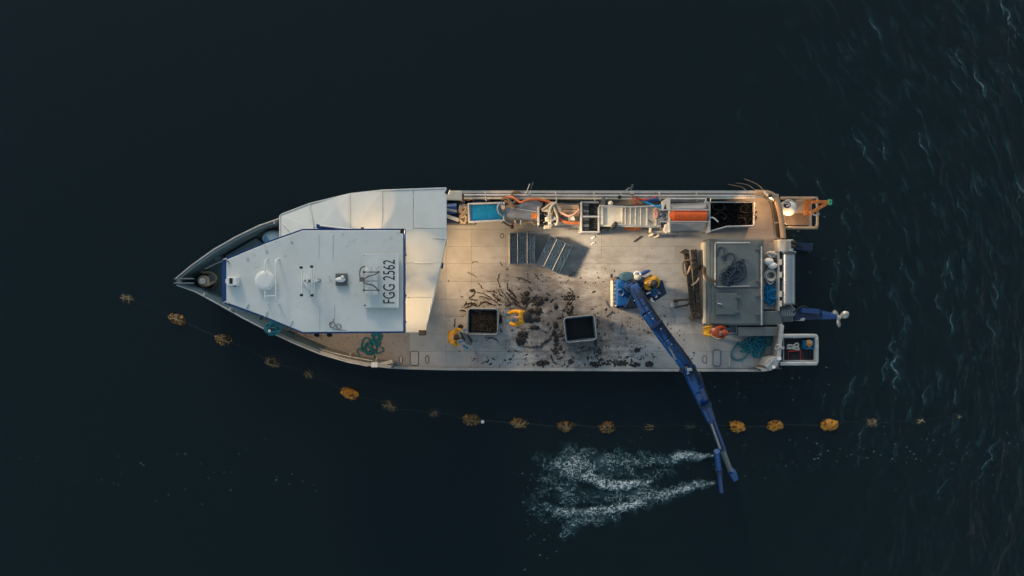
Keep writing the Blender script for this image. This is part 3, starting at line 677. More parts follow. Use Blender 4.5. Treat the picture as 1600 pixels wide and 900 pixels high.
for q in ((1257, 525.5, 1273, 527.5), (1271.5, 526, 1273.5, 545), (1258, 543.5, 1273, 545.5), (1257, 532, 1258.5, 545)): b.pbox(*q, 0.0, .3)
b.build('crate_wall', BELT, t, .01); BX('crate_base', CRANED, t, 1257, 526, 1273, 545, .0, .04)
b = MB(); b.ball(P(1264.5, 537, .22), (.15, .16, .13), 14, 10); o = b.build('shellfish_bag', M('pale_net', (.4, .25, .14), .9, var=.5, scale=22, bump=1), None); tag(o, 'pale brown net bag lying in the blue crate', 'bag')
dm = o.modifiers.new('lumps', 'DISPLACE'); tx = bpy.data.textures.new('lump_noise', 'CLOUDS'); tx.noise_scale = .08; dm.texture = tx; dm.strength = .09
ROPE('red_square', 'thin red square frame lying on the port stern platform mat', HOSE_R, [(1231, 549, .06), (1250, 547.5, .06), (1251.5, 564, .06), (1232, 564, .06)], .022, 'frame', smooth=0, closed=True)
ROPE('white_rope', 'short white rope looped on the port stern platform mat', R_WHITE, [(1229, 544, .05), (1236, 544.5, .05), (1246, 541, .06), (1247, 537, .06), (1243, 537, .06), (1240, 540, .07), (1232, 539, .06), (1231, 542, .06), (1240, 545, .06), (1248, 546, .06), (1246, 542, .08), (1238, 543, .07)], .035)
ROPE('white_rope', 'thin white line lashed round the port quarter post', R_WHITE, [(1212, 541, .95), (1216, 538.5, 1.1), (1222, 545, 1.1), (1225, 543, .9), (1219, 542, 1.12), (1213, 546, .95), (1211.5, 543, .9)], .02)

# ------------------------------------------------------------------ ropes lying about
ROPE('navy_rope', 'dark navy rope heaped in loose coils on the engine casing lid', R_NAVY, [(1120, 400, .92), (1123, 388, .92), (1130, 388, .92), (1132, 396, .94), (1132, 402, .94), (1136, 397, .93), (1143, 396, .93), (1148, 404, .93), (1140, 416, .93)] + loops(1138, 431, 13, 6, 5, 11, .92, 9, 11) + loops(1152, 422, 8, 7, 7, 13, .95, 8, 12) + loops(1132, 434, 8, 4, 4, 8, .97, 5, 13) + [(1155, 408, .95), (1163, 406, .94), (1158, 412, .94)], .018, smooth=5)
ROPE('navy_rope', 'dark rope end with plug trailing from navy heap', R_NAVY, [(1128, 400, .92), (1131, 403, .95), (1133, 401, .95), (1131, 405, .95), (1134, 405, .95)], .05)
ROPE('white_rope', 'white rope bundled at the top of the stern trough', R_WHITE, tangle_pts(1206, 398, 9, 5, .35, 36, 5, .25), .04)
ROPE('white_rope', 'white rope coiled in rings in the stern trough below the floats', R_WHITE, loops(1204.5, 429, 1.6, 1.6, 7, 10.5, .33, 6, 6, .03), .036)
for (x, y, r, l) in ((1201, 408.5, .16, 'round white float resting in the stern trough on the inner wall'), (1207, 415, .15, 'white oval float lying between white ropes in the stern trough')):
    t = T('small_float', l, 'float', x, y, .4)
    b = MB(); b.ball(P(x, y, .55), (r * 1.25, r * .9, r), 16, 10); b.build('float_body', WHITE, t); CY('float_eye', BLACK, t, (x + 5, y - 2, .55), (x + 8, y - 3, .55), .05, 8)
b = MB(); b.ball(P(1213, 407, .5), (.1, .1, .1), 12, 8); tag(b.build('dark_float', BLACK), 'small black float in the stern trough beside white ropes', 'float')
ROPE('blue_rope', 'bright blue rope folded in the lower stern trough', R_BLUE, loops(1206, 450, 4, 3, 5, 8, .32, 5, 8) + loops(1204, 464, 6, 4, 4, 9, .36, 6, 9), .04)
ROPE('teal_rope', 'long teal rope heap with one wide loop on the port quarter deck', R_TEAL, [(1154, 535, .05), (1146, 545, .04), (1143, 555, .04), (1148, 562, .04), (1158, 562, .04), (1167, 555, .05), (1169, 544, .06)] + loops(1170, 538, 10, 5, 5, 9, .05, 7, 12) + loops(1190, 535, 12, 4, 5, 9, .08, 9, 15) + loops(1180, 544, 8, 5, 6, 10, .1, 5, 13), .03, smooth=5)
ROPE('teal_rope', 'teal rope heap sprawled on the port side deck beside wheelhouse', R_TEAL, loops(588, 529, 4, 4, 4, 8, .05, 5, 14) + loops(578, 543, 6, 5, 5, 10, .05, 6, 15) + [(588, 552, .05), (597, 549, .05), (599, 545, .05), (590, 540, .06), (580, 540, .1), (585, 560, .05), (572, 562, .05), (562, 555, .04), (558, 547, .04), (566, 543, .05)], .026, smooth=5)
ROPE('teal_rope', 'teal rope coiled in rings in the narrow port bow walkway', R_TEAL, tangle_pts(426, 513.5, 13, 10.5, 1.12, 46, 16, .25, wander=.22), .034)
b = MB(); b.ball(P(421, 517, 1.4), (.06, .06, .06), 12, 8); tag(b.build('white_ball', WHITE), 'small white ball float inside the teal rope coil at the bow', 'float')
ROPE('bow_rope', 'thick beige mooring rope coiled over the foredeck bollard', R_BEIGE, [(318 + 7 * math.cos(a), 439 + 6.5 * math.sin(a), .5 + .028 * a) for a in [i * .7 for i in range(30)]] + [(326, 444, 1.0), (334, 440, .6), (337, 433, .45), (331, 427, .45), (320, 426, .5), (313, 424, .5), (311, 421, .5)], .065, smooth=4)
ROPE('bow_rope', 'second beige rope turn looped aft of the foredeck bollard coil', R_BROWN, [(328, 430, .5), (337, 433, .42), (338, 441, .42), (332, 450, .42), (322, 453, .42), (318, 449, .45)], .055)
CY('bollard', GALV, BOAT, (316.5, 439, .35), (316.5, 439, 1.25), .12, 14)
CY('bollard', STEELD, BOAT, (329, 436, .35), (329, 436, .7), .17, 14)
TB('rail_bar', GALV, BOAT, [(320, 420, .9), (346, 408, .8), (352, 404, .9)], .025)
BX('vent_box', HULLM, BOAT, 334, 398, 343, 406, .35, .8, rz=33)
b = MB()
for i in range(130):
    a = random.random(); x = 404 + a * 33; y = 364 - a * 19 + random.uniform(-2 - 3 * a, 4 + 5 * a)
    b.dome(P(x, y, .35 + random.random() * .3), .06, .05, .08, 6, random.random() * 6, .5)
tag(b.build('netting', STEELD), kind='stuff')
t = T('deck_fender', 'rounded pale blue and white fender tucked under the shelter roof at the bow', 'fender', 424, 372, .5)
b = MB(); b.ball(P(427, 372, .75), (.42, .3, .25), 20, 12); b.build('fender_body', M('pale_blue_vinyl', (.36, .5, .56), .45, var=.1), t)
b = MB(); b.ball(P(419, 376, .82), (.16, .24, .2), 16, 8); b.build('fender_end', M('mid_blue_vinyl', (.1, .26, .42), .5), t)

# ------------------------------------------------------------------ gear along the starboard side (fore to aft)
t = T('hauling_winch', 'dark blue winch half hidden under the shelter roof edge', 'winch', 706, 333)
BX('winch_frame', CRANED, t, 690, 319, 716, 349, 0, .7); CY('winch_drum', BLUE, t, (692, 327, .9), (714, 325, .9), .2, 16)
BM('guide_arm', GALV, t, (694, 336, 1.0), (717, 344, .95), .13, .08); BM('guide_arm', STEEL, t, (697, 327, 1.1), (714, 330, 1.05), .08, .08)
BX('foot', STEELD, t, 693, 348, 742, 351, 0, .35)
ROPE('beige_rope', 'pale beige rope bundle heaped before the blue conveyor', R_BEIGE, tangle_pts(724, 327, 8, 8, .75, 46, 21, .3) + tangle_pts(724, 341, 9, 8, .72, 40, 22, .3), .034, smooth=4)
ROPE('brown_rope', 'brown rope frayed over machine ends by the cream locker', R_BROWN, tangle_pts(731, 309, 9, 5, .6, 40, 23, .35), .04, smooth=4)
t = T('pump_unit', 'small dark pump by the starboard rail behind the blue conveyor', 'pump', 748, 311)
BX('skid_or_shade_box', CRANED, t, 726, 307, 862, 319, 0, .25); BX('pump_base', STEELD, t, 738, 306, 768, 316, .25, .45); CY('pump_body', CRANED, t, (741, 311, .6), (756, 311, .6), .17, 14); CY('motor', STEEL, t, (757, 311, .6), (765, 311, .6), .12, 12)  # first box is added, its dark colour standing in for shade along the rail
TB('hose', BLACK, t, [(745, 314, .6), (760, 315, .7), (775, 314, .6), (790, 313, .5)], .04, smooth=4)

t = T('blue_conveyor', 'white framed conveyor with bright blue belt beside the deck', 'conveyor', 760, 332)
C0, C1 = (732, 333, 1.25), (789, 330.5, .95)
def cbeam(name, mat, off0, off1, w, th, dz):
    return BM(name, mat, t, (C0[0], C0[1] + off0, C0[2] + dz), (C1[0], C1[1] + off1, C1[2] + dz), w, th)
cbeam('belt', BELT, 0, 0, .66, .05, 0)
cbeam('side_rail', GALV, -14.2, -13.6, .06, .16, .06); cbeam('side_rail', GALV, 14.2, 13.6, .06, .16, .06)
BM('end_rail', GALV, t, (731.5, 318, 1.33), (733.5, 348.5, 1.33), .06, .1); BM('end_rail', GALV, t, (788, 317, 1.05), (787, 345, 1.05), .05, .1)
CY('belt_roller', STEEL, t, (733, 320, 1.22), (734, 346, 1.22), .07, 12)
for x, y in ((737, 322), (739, 347), (784, 320), (783, 345)): BX('leg', GALV, t, x - 1.3, y - 1.3, x + 1.3, y + 1.3, 0, 1.05)
ROPE('blue_hose', 'blue grey hose curved over the blue conveyor belt end', M('hose_blue_grey', (.15, .2, .3), .5), [(786, 317, 1.2), (780, 319, 1.25), (777.5, 325, 1.25), (780, 333, 1.22), (786, 338, 1.15)], .035, 'hose')
t = T('gear_motor', 'small dark motor on the end of blue conveyor', 'motor', 784, 326, .9)
BX('motor_block', STEELD, t, 781, 322, 789, 331, .95, 1.2); CY('motor_cap', R_BEIGE, t, (786, 324, 1.2), (786, 324, 1.32), .08, 10)

t = T('steel_chute', 'plain grey steel chute after the blue conveyor', 'chute', 815, 332)
b = MB(); pts = [P(788, 323, 1.05), P(800, 325, 1.05), P(839, 331, .9), P(840, 345, .9), P(815, 341, 1.0), P(788, 341, 1.05)]; b.prism(pts, .05, None); b.build('chute_pan', STEEL, t, .01)
b = MB(); b.prism([P(799, 325, 1.0), P(822, 315, .85), P(838, 313, .85), P(849, 317, .8), P(842, 331, .85)], .05, None); b.build('chute_back', STEEL, t, .01)
TB('pan_lip', STEELD, t, [(788, 341.5, 1.1), (815, 342, 1.05), (840, 346, .95)], .025); TB('pan_lip', GALV, t, [(800, 325, 1.1), (839, 331, .97)], .02)
for x, y in ((792, 338), (835, 342), (830, 318)): BX('leg', STEELD, t, x - 1.5, y - 1.5, x + 1.5, y + 1.5, 0, .85)
BX('chute_flap', ORPAINT, t, 831, 333, 839, 342, .93, .97)
t = T('hand_valve', 'dark lever valve on pipework beside the steel chute', 'valve', 795, 350, .3)
TB('valve_lever', BLACK, t, [(787, 347, .7), (792, 351, .75), (800, 354, .8)], .03); b = MB(); b.ball(P(800, 354.5, .8), .08, 10, 8); b.build('lever_knob', BLACK, t)
BX('valve_block', STEEL, t, 788, 344, 815, 349, .3, .6); CY('stub_pipe', GALV, t, (805, 343, .7), (806, 350, .7), .05, 8); CY('stub_pipe', GALV, t, (814, 344, .7), (814, 351, .7), .04, 8); CY('red_cap', HOSE_R, t, (801, 350, .62), (801, 350, .72), .05, 8)
TB('drain_hose', R_BEIGE, t, [(818, 349, .3), (829, 346, .5), (836, 351, .4), (842, 350, .3)], .03, smooth=5)
for i, (nm, lb, mt, pts, r) in enumerate((
    ('orange_hose', 'orange hose arched over pipework from locker to washing machine', HOSE_O, [(786, 310, .95), (800, 308, 1.1), (813, 316, 1.15), (822, 313, 1.15), (836, 311, 1.1), (850, 313, 1.05), (862, 317, 1.05), (872, 322, 1.2)], .045),
    ('brown_hose', 'rusty brown hose tangled above the steel chute', R_BROWN, [(784, 312, 1.0), (792, 310, 1.1), (798, 316, 1.15), (803, 322, 1.15), (795, 318, 1.1), (789, 314, 1.1), (800, 318, 1.2), (806, 312, 1.1), (800, 303, 1.05), (808, 299, 1.1), (815, 303, 1.1)], .05),
    ('brown_hose', 'dark hose bent down across the chute back', R_BROWN, [(795, 318, 1.15), (801, 321, 1.2), (805, 324, 1.15), (804, 325, 1.0)], .06),
    ('pink_hose', 'pink hose dipping between washing machine and sorting bin', HOSE_P, [(868, 326, 1.3), (880, 334, 1.3), (889, 337.5, 1.35), (898, 334, 1.35), (905, 328, 1.3)], .04),
    ('orange_hose', 'thick orange hose running low from washing machine to sorting bin', HOSE_O, [(870, 338, 1.1), (878, 345, 1.15), (890, 348, 1.15), (905, 349, 1.05)], .06),
    ('red_hose', 'thin red hose hanging off the starboard rail', HOSE_R, [(988, 307, 1.0), (991, 313, 1.05), (995, 319, 1.0), (1002, 321, .9)], .03),
    ('red_hose', 'red hose lying along starboard rail ahead of roller machine', HOSE_R, [(993, 309, .98), (1004, 312, 1.0), (1015, 311, 1.0), (1026, 308, 1.0)], .035),
    ('blue_hose', 'blue hose fanned under the rail ahead of roller machine', BELT, [(1002, 312, .9), (1010, 316, .95), (1018, 320, 1.0), (1024, 323, 1.1), (1032, 322, 1.2), (1034, 327, 1.2)], .06),
    ('blue_hose', 'second blue hose along rail end by the roller machine', BLUE, [(1008, 313, .92), (1020, 312, 1.0), (1029, 313, 1.0)], .08))):
    ROPE(nm, lb, mt, pts, r, 'hose')

t = T('washing_machine', 'cream mussel washing machine wrapped in pale hoses', 'machine', 875, 335)
BX('machine_bed', STEEL, t, 852, 317, 907, 353, 0, .7); BX('back_board', GALV, t, 840, 322.5, 843, 352, .3, 1.1)
BX('intake_box', BLACK, t, 843, 327, 853, 349, .3, .85); BX('top_plate', TAN, t, 873, 320, 905, 327, .7, 1.05); CY('drum', TAN, t, (864, 331, .9), (905, 332, .9), .15, 16)
PR('cover_plate', CREAM, t, [(887, 340), (896, 336), (899, 344), (888, 345)], .85, 1.0); BX('low_plate', CREAM, t, 870, 346, 906, 351, .6, .8)
b = MB(); b.beam(P(859, 328, 1.2), P(859.5, 355, 1.2), .15, .2); b.build('feed_arm', WORN, t, .03)
for k in range(7): BX('arm_clamp', random.choice([CREAM, WORN, STEEL]), t, 853.5 + random.random() * 4, 329 + 3.6 * k, 861 + random.random() * 3, 331.4 + 3.6 * k, 1.1, 1.3 + random.random() * .08)
BX('arm_foot', WORN, t, 850, 352, 862, 357.5, .7, 1.15, bev=.03)
BX('arm_bracket', CREAM, t, 852, 339, 857, 346, .8, 1.2)
for q in ([(847, 328, 1.1), (856, 322, 1.2), (864, 317, 1.3), (869, 322, 1.3), (876, 328, 1.3), (877, 332, 1.2)], [(864, 318, 1.3), (867, 327, 1.35), (871, 338, 1.3), (871, 348, 1.25), (867, 351, 1.2), (863, 346, 1.2)], [(859, 331, 1.3), (862, 322, 1.4), (870, 316, 1.4)]):
    TB('pale_hose', WORN, t, q, .05, smooth=5)
PR('canvas_scrap', CREAM, t, [(846, 330), (858, 320), (864, 319), (856, 331)], 1.0, 1.12)
BX('roller_block', R_BROWN, t, 864, 340, 869, 347, .8, 1.15); CY('pulley', GALV, t, (866, 342, 1.15), (866, 342, 1.3), .07, 10)
for i in range(9):
    x, y = random.uniform(844, 853), random.uniform(330, 348); BX('machine_knob', random.choice([GALV, CRANED, HOSE_P]), t, x, y, x + 2, y + 1.6, .85, random.uniform(.9, 1.0))
for x, y in ((845, 351), (904, 351), (904, 320)): BX('leg', STEELD, t, x - 1.5, y - 1.5, x + 1.5, y + 1.5, 0, .8)
BX('frame_bar', STEEL, t, 866, 353, 908, 355.5, .4, .5)

t = T('sorting_bin', 'black two-chamber sorting bin in a white frame', 'sorting bin', 922, 339)
for q in ((907.5, 315, 910, 362.5), (935, 323, 937, 362.5)): BX('frame_side', GALV, t, *q, .1, 1.3)
BX('frame_end', GALV, t, 907.5, 361, 937, 363.5, .1, 1.32); BX('frame_end', STEEL, t, 907.5, 315, 936, 317, .1, 1.25); BX('divider', GALV, t, 910, 337, 936, 339.5, .4, 1.28)
BX('bin_floor', BLACK, t, 909, 316, 936, 362, .2, .3)
for y0 in (317.5, 340):
    for k in range(4):
        BM('slat', STEELD if k % 2 else STEEL, t, (911, y0 + 2.5 + k * 5, 1.0), (921, y0 + 2.5 + k * 5, .9), .11, .03)
    BX('hopper_wall', BLACK, t, 921, y0, 934, y0 + 19, .3, .95)
    for k in range(5): BX('hopper_rib', STEELD, t, 923 + random.random() * 6, y0 + 2 + 3.4 * k, 931 + random.random() * 3, y0 + 3 + 3.4 * k, .95, .99)
for x, y in ((909, 361), (936, 361)): BX('leg', GALV, t, x - 1.5, y - 1.5, x + 1.5, y + 1.5, 0, .3)
BM('bin_post', STEELD, t, (943, 306, 1.1), (943, 322, 1.1), .13, .12); BM('bin_post', R_BROWN, t, (939, 314, 1.05), (940, 322, 1.05), .07, .1)

t = T('cleated_conveyor', 'cream conveyor with raised cross ribs and thin steel sides', 'conveyor', 985, 337)
E0, E1 = (938, 338, 1.2), (1032, 340, 1.0)
b = MB(); b.beam(P(*E0), P(*E1), .76, .05); b.build('belt', CREAM, t)
BM('side_rail', GALV, t, (936, 321.5, 1.27), (986, 323.5, 1.2), .05, .14); BM('side_rail', GALV, t, (985, 323.5, 1.2), (1022, 322, 1.12), .05, .14)
BM('side_rail', GALV, t, (962, 351, 1.24), (1022, 355, 1.07), .05, .14)
for i, x in enumerate((942, 972, 977, 985, 993, 1001, 1011, 1025)): BM('cleat', CREAM if i else GALV, t, (x, 324, 1.27 - (x - 938) * .0021), (x, 352, 1.27 - (x - 938) * .0021), .035, .06)
BM('belt_stick', BLACK, t, (1012, 343, 1.12), (1021, 349, 1.1), .03, .03)
BX('head_plate', CREAM, t, 936, 322, 941, 351, .9, 1.26)
PR('side_shield', TAN, t, [(960, 320), (974, 312), (985, 310), (1003, 313), (1022, 319), (1018, 321.5)], .7, .85)
for x, y in ((945, 325), (945, 350), (1018, 325), (1018, 352)): BX('leg', GALV, t, x - 1.3, y - 1.3, x + 1.3, y + 1.3, 0, 1.05)
BX('drive_box', STEELD, t, 940, 350, 956, 359, .3, .75)
TB('drive_hose', R_BROWN, t, [(940, 352, .8), (950, 349, .95), (956, 350, .9), (952, 355, .85), (944, 357, .8), (950, 360, .6)], .04, smooth=5)
b = MB(); b.ball(P(954, 318, 1.1), .1, 12, 8); b.build('grease_cap', CREAM, t)
t = T('deck_lamp', 'black cylinder lamp tilted beside the cleated conveyor', 'lamp', 960, 353, .8)
CY('lamp_can', BLACK, t, (956.5, 356.5, 1.1), (963, 349, 1.3), .09, 14); TB('lamp_arm', STEEL, t, [(963, 350, 1.1), (972, 353, 1.1)], .025)
ROPE('orange_rope', 'orange rope bundle lying under the cleated conveyor edge', HOSE_O, tangle_pts(988, 356, 14, 3.2, .3, 40, 31, .4, wander=.4), .05)
t = T('boat_hook', 'thin metal bar leaning out over the rail by the washing machine', 'bar', 827, 297, .9); BM('bar', GALV, t, (820, 306, 1.1), (828, 287, 1.3), .035, .035); BM('bar', STEELD, t, (829, 296, 1.2), (833, 285, 1.2), .03, .03)
t = T('boat_hook', 'thin bar leaning over rail by cleated conveyor', 'bar', 982, 297, .9); BM('bar', STEEL, t, (966, 306, 1.1), (984, 293, 1.25), .04, .04); BM('handle', STEELD, t, (985.5, 297, 1.25), (989, 288, 1.3), .08, .05)
CY('rail_reel', BLACK, BOAT, (968, 308, 1.0), (968, 308, 1.1), .08, 10)

t = T('roller_machine', 'steel roller machine with bright orange brush roller', 'machine', 1075, 337)
b = MB(); b.cyl(P(1052, 337, 1.2), P(1103, 337, 1.2), .215, 28); b.cyl(P(1045, 337, 1.2), P(1052, 337, 1.2), .13, 20, .215); b.build('orange_roller', ORANGE, t)
CY('roller_shaft', STEELD, t, (1101, 337, 1.2), (1106, 337, 1.2), .2, 20)
b = MB(); b.prism([P(1046, 318, .95), P(1104, 316, .95), P(1104, 326, 1.2), P(1046, 326, 1.2)], .04, None); b.build('top_guard', STEEL, t)
b = MB(); b.prism([P(1046, 349, 1.15), P(1104, 349, 1.15), P(1102, 362, .8), P(1088, 360, .85), P(1070, 360, .85), P(1046, 362, .8)], .04, None); b.build('low_guard', STEEL, t)
for y in (328, 346.5): BM('guard_bar', GALV, t, (1030, y, 1.38), (1110, y, 1.38), .045, .05)
TB('guard_bar', GALV, t, [(1046, 311, 1.05), (1102, 311, 1.05)], .035); TB('guard_bar', STEELD, t, [(1046, 315, .9), (1104, 315, .9)], .05); TB('guard_bar', GALV, t, [(1046, 349, 1.25), (1104, 349, 1.25)], .02)
for x in (1044, 1106): BM('end_plate', CREAM if x < 1050 else GALV, t, (x, 311, 1.0), (x, 364, 1.0), .06, .6)
PR('drive_cover', CREAM, t, [(1035, 314), (1042, 310), (1046, 310), (1046, 330), (1043, 329), (1040, 318), (1036, 330), (1034, 326)], 1.0, 1.3)
PR('drive_cover', CREAM, t, [(1040, 350), (1046, 350), (1046, 362), (1042, 364), (1038, 360)], .9, 1.25)
PR('drive_cover', GALV, t, [(1101, 318), (1104, 309), (1107, 313), (1106, 318)], 1.2, 1.4)
BX('gear_box', STEEL, t, 1028, 331, 1046, 345, .7, 1.15)
for i in range(14):
    x, y = random.uniform(1030, 1044), random.uniform(331, 344); CY('gear_bolt', random.choice([GALV, CRANED, STEELD]), t, (x, y, 1.15), (x, y, 1.2), .035, 8)
BX('side_tray', STEEL, t, 1019, 355, 1038, 362, .5, .7); BX('tray_lip', CREAM, t, 1016, 353, 1018.5, 363, .5, .85); BX('tray_lip', CREAM, t, 1018, 361, 1038, 363, .5, .75)
for x, y in ((1020, 366), (1029, 368), (1103, 360), (1046, 360), (1046, 314), (1103, 314)): BX('leg', CREAM, t, x - 1.5, y - 2, x + 1.5, y + 2, 0, .8)
ROPE('beige_rope', 'pink beige rope strands hung on the roller machine gear box', HOSE_P, tangle_pts(1025, 333, 3, 9, 1.15, 34, 33, .15), .03)
t = T('steel_trough', 'steel trough of dark wet mussels behind the roller machine', 'trough', 1143, 334)
TB('rim', GALV, t, [(1107, 315.5, .75), (1177, 315.5, .75), (1178.5, 317, .75), (1178.5, 351, .75), (1176, 353, .75), (1136, 354, .75), (1107, 362, .75)], .035)
b = MB(); pp = [(1107, 315.5), (1178, 315.5), (1178, 353), (1136, 354), (1107, 362)]
for i in range(4): a, c = P(*pp[i], .72), P(*pp[i + 1], .72); b.beam(a - Vector((0, 0, .35)), c - Vector((0, 0, .35)), .04, .7)
b.build('trough_side', GALV, t)
TB('bent_bar', WHITE, t, [(1107, 339.5, 1.1), (1114, 340, 1.1), (1117, 342, 1.1), (1122, 346.5, 1.0)], .025)
BX('top_ledge', STEEL, BOAT, 1047, 304, 1140, 311, .3, .6)
b = MB(); rg = random.Random(4)
b.pprism([(1108, 316.5), (1177, 316.5), (1177, 352), (1136, 353), (1108, 361)], .1, .52)
for i in range(520):
    x, y = rg.uniform(1108, 1176), rg.uniform(317, 352 if True else 0); b.dome(P(x, y, .52), rg.uniform(.04, .08), rg.uniform(.03, .05), rg.uniform(.04, .1), 6, rg.random() * 6, .4, rg)
tag(b.build('mussels', MUSSEL), kind='stuff')
b = MB()
for i in range(60):
    x, y = rg.choice([(rg.uniform(1168, 1181), rg.uniform(318, 350)), (rg.uniform(1112, 1160), rg.uniform(325, 345))]); b.dome(P(x, y, .6), rg.uniform(.03, .09), .04, .06, 6, rg.random() * 6, .6, rg)
tag(b.build('shell_debris', MUSSEL), kind='stuff')
b = MB()
for s_ in range(5):
    x, y = rg.uniform(1118, 1168), rg.uniform(322, 348); b.tube([P(x + 12 * math.cos(k * .8 + s_) * rg.uniform(.5, 1), y + 7 * math.sin(k * .8 + s_), .64) for k in range(6)], .02, 5, smooth=4)
tag(b.build('weed_strands', MUD), kind='stuff')
for i, q in enumerate(([(1192, 303, 1.1), (1180, 297, .8), (1168, 289, .0), (1150, 286, -.9)], [(1196, 301, 1.0), (1186, 290, .6), (1172, 283, -.4), (1163, 280, -.98)], [(1168, 300, .97), (1160, 293, .4), (1152, 291, -.4), (1138, 288, -.98)])):
    ROPE('trailing_rope', ('long', 'thin', 'short')[i] + ' pale rope trailing overboard near the starboard stern corner ' + ('in the middle of three', 'farthest aft of three', 'farthest forward of three')[i], R_BROWN, q, .02)

# ------------------------------------------------------------------ crates and bins on the working deck
def make_crate(px, py, w, l, label):
    t = T('mussel_crate', label, 'crate', px, py, 0, 'lidded crates on the deck'); c = wpos(t); H = .5
    def q(name, mat, x0, y0, x1, y1, z0, z1, bev=.008, par=t):
        b = MB(); b.box(c + Vector(((x0 + x1) / 2, (y0 + y1) / 2, (z0 + z1) / 2)), (abs(x1 - x0), abs(y1 - y0), z1 - z0)); return b.build(name, mat, par, bev)
    a, e = w / 2, l / 2
    q('side_wall', CRATE2, -a, -e, -a + .03, e, 0.08, H); q('side_wall', CRATE2, a - .03, -e, a, e, .08, H)
    q('side_wall', CRATE2, -a + .03, -e, a - .03, -e + .03, .08, H); q('side_wall', CRATE2, -a + .03, e - .03, a - .03, e, .08, H)
    for x in (-a + .06, a - .06): q('skid_or_shade_box', CRATE, x - .06, -e, x + .06, e, 0, .08)
    lid = q('lid', CRATE, -a - .01, -e - .01, a + .01, e + .01, H, H + .03)
    b = MB(); n = 14
    for i in range(n + 1):
        x = -a + .02 + (w - .04) * i / n; b.box(c + Vector((x, 0, H + .04)), (.016, l - .05, .022))
    for i in range(17):
        y = -e + .02 + (l - .04) * i / 16; b.box(c + Vector((0, y, H + .042)), (w - .05, .016, .022))
    b.build('lid_grid', CRATE2, lid)
    for x in (-w * .2, w * .2): q('lid_batten', BINM, x - .016, -e, x + .016, e, H + .05, H + .075, par=lid)
    for x, y in ((0, 0), (0, e * .8), (0, -e * .8), (-a * .75, 0), (a * .75, 0)):
        b = MB(); b.tube([c + Vector((x + .085 * math.cos(k * .785), y + .085 * math.sin(k * .785), H + .058)) for k in range(8)], .014, 5, True); b.build('lid_ring', CRATE2, lid)
    for x, y in ((-a + .08, e - .08), (a - .08, -e + .08), (a - .08, e - .08)):
        b = MB(); b.cyl(c + Vector((x, y, H + .03)), c + Vector((x, y, H + .07)), .06, 10); b.build('lid_cup', BLACK, lid)
    rim = MB()
    for s_ in (-1, 1): rim.box(c + Vector((s_ * a, 0, H + .045)), (.025, l + .03, .03)); rim.box(c + Vector((0, s_ * e, H + .045)), (w - .03, .025, .03))
    rim.build('lid_rim', BINM if False else CRATE2, lid)
    return t
cr = make_crate(816, 389, .92, 1.16, 'dark crate with ribbed lid standing square beside the starboard gear')
c2 = dup(cr, P(865.5, 399), R(-26)); c2['label'] = 'dark crate with ribbed lid standing askew, corner against the square crate'
TB('beam_rest', CREAM, None, [(796, 367, .05), (796, 412, .05)], .03); tag(bpy.data.objects['beam_rest'], 'thin pale batten on the deck along the square crate edge', 'batten')

def make_bin(px, py, w, l, rz, label):
    t = T('open_bin', label, 'bin', px, py, 0, 'open bins on the deck'); c = wpos(t); H = .78
    mz = Matrix.Rotation(R(rz), 3, 'Z'); a, e = w / 2, l / 2
    for (x, y, sx, sy) in ((-a + .03, 0, .06, l), (a - .03, 0, .06, l), (0, -e + .03, w - .12, .06), (0, e - .03, w - .12, .06)):
        b = MB(); b.box(c + mz @ Vector((x, y, H / 2 + .04)), (sx, sy, H - .08), rz); b.build('bin_wall', CRATE2, t, .02)
    b = MB()
    pts = []
    for sx, sy in ((1, 1), (-1, 1), (-1, -1), (1, -1)):
        for k in ((0, 1, 2) if sx * sy > 0 else (2, 1, 0)):
            ang = k * math.pi / 4; pts.append(c + mz @ Vector((sx * (a - .12 + .12 * math.cos(ang)), sy * (e - .12 + .12 * math.sin(ang)), H)))
    b.tube(pts, .022, 6, True); b.build('bin_rim', BINM, t)
    b = MB(); b.box(c + Vector((0, 0, .12)), (w - .1, l - .1, .08), rz); b.build('bin_floor', BLACK, t)
    for sx, sy in ((-1, -1), (1, -1), (1, 1), (-1, 1)):
        b = MB(); b.box(c + mz @ Vector((sx * (a - .1), sy * (e - .1), .05)), (.14, .14, .1), rz); b.build('bin_foot', CRATE2, t)
    return t
make_bin(755.5, 501, 1.17, .98, -1, 'open bin filled with dark mussels between two workers in yellow')
make_bin(904, 512, 1.18, .95, 6, 'empty open bin, black inside, near the port deck edge')
b = MB(); rg = random.Random(9); c = P(755.5, 501)
b.box(c + Vector((0, 0, .3)), (1.02, .84, .5))
for i in range(460):
    x, y = rg.uniform(-.5, .5), rg.uniform(-.4, .4); hh = .55 + .1 * mnoise.noise(Vector((x * 4, y * 4, 3)))
    b.dome(c + Vector((x, y, hh)), rg.uniform(.03, .06), rg.uniform(.02, .035), rg.uniform(.03, .06), 6, rg.random() * 6, .4, rg)
tag(b.build('mussels', M('mussels_brown', (.011, .010, .008), .55, var=.6, scale=6, wear=(.028, .024, .014), wear_amt=.35, wscale=9)), kind='stuff')

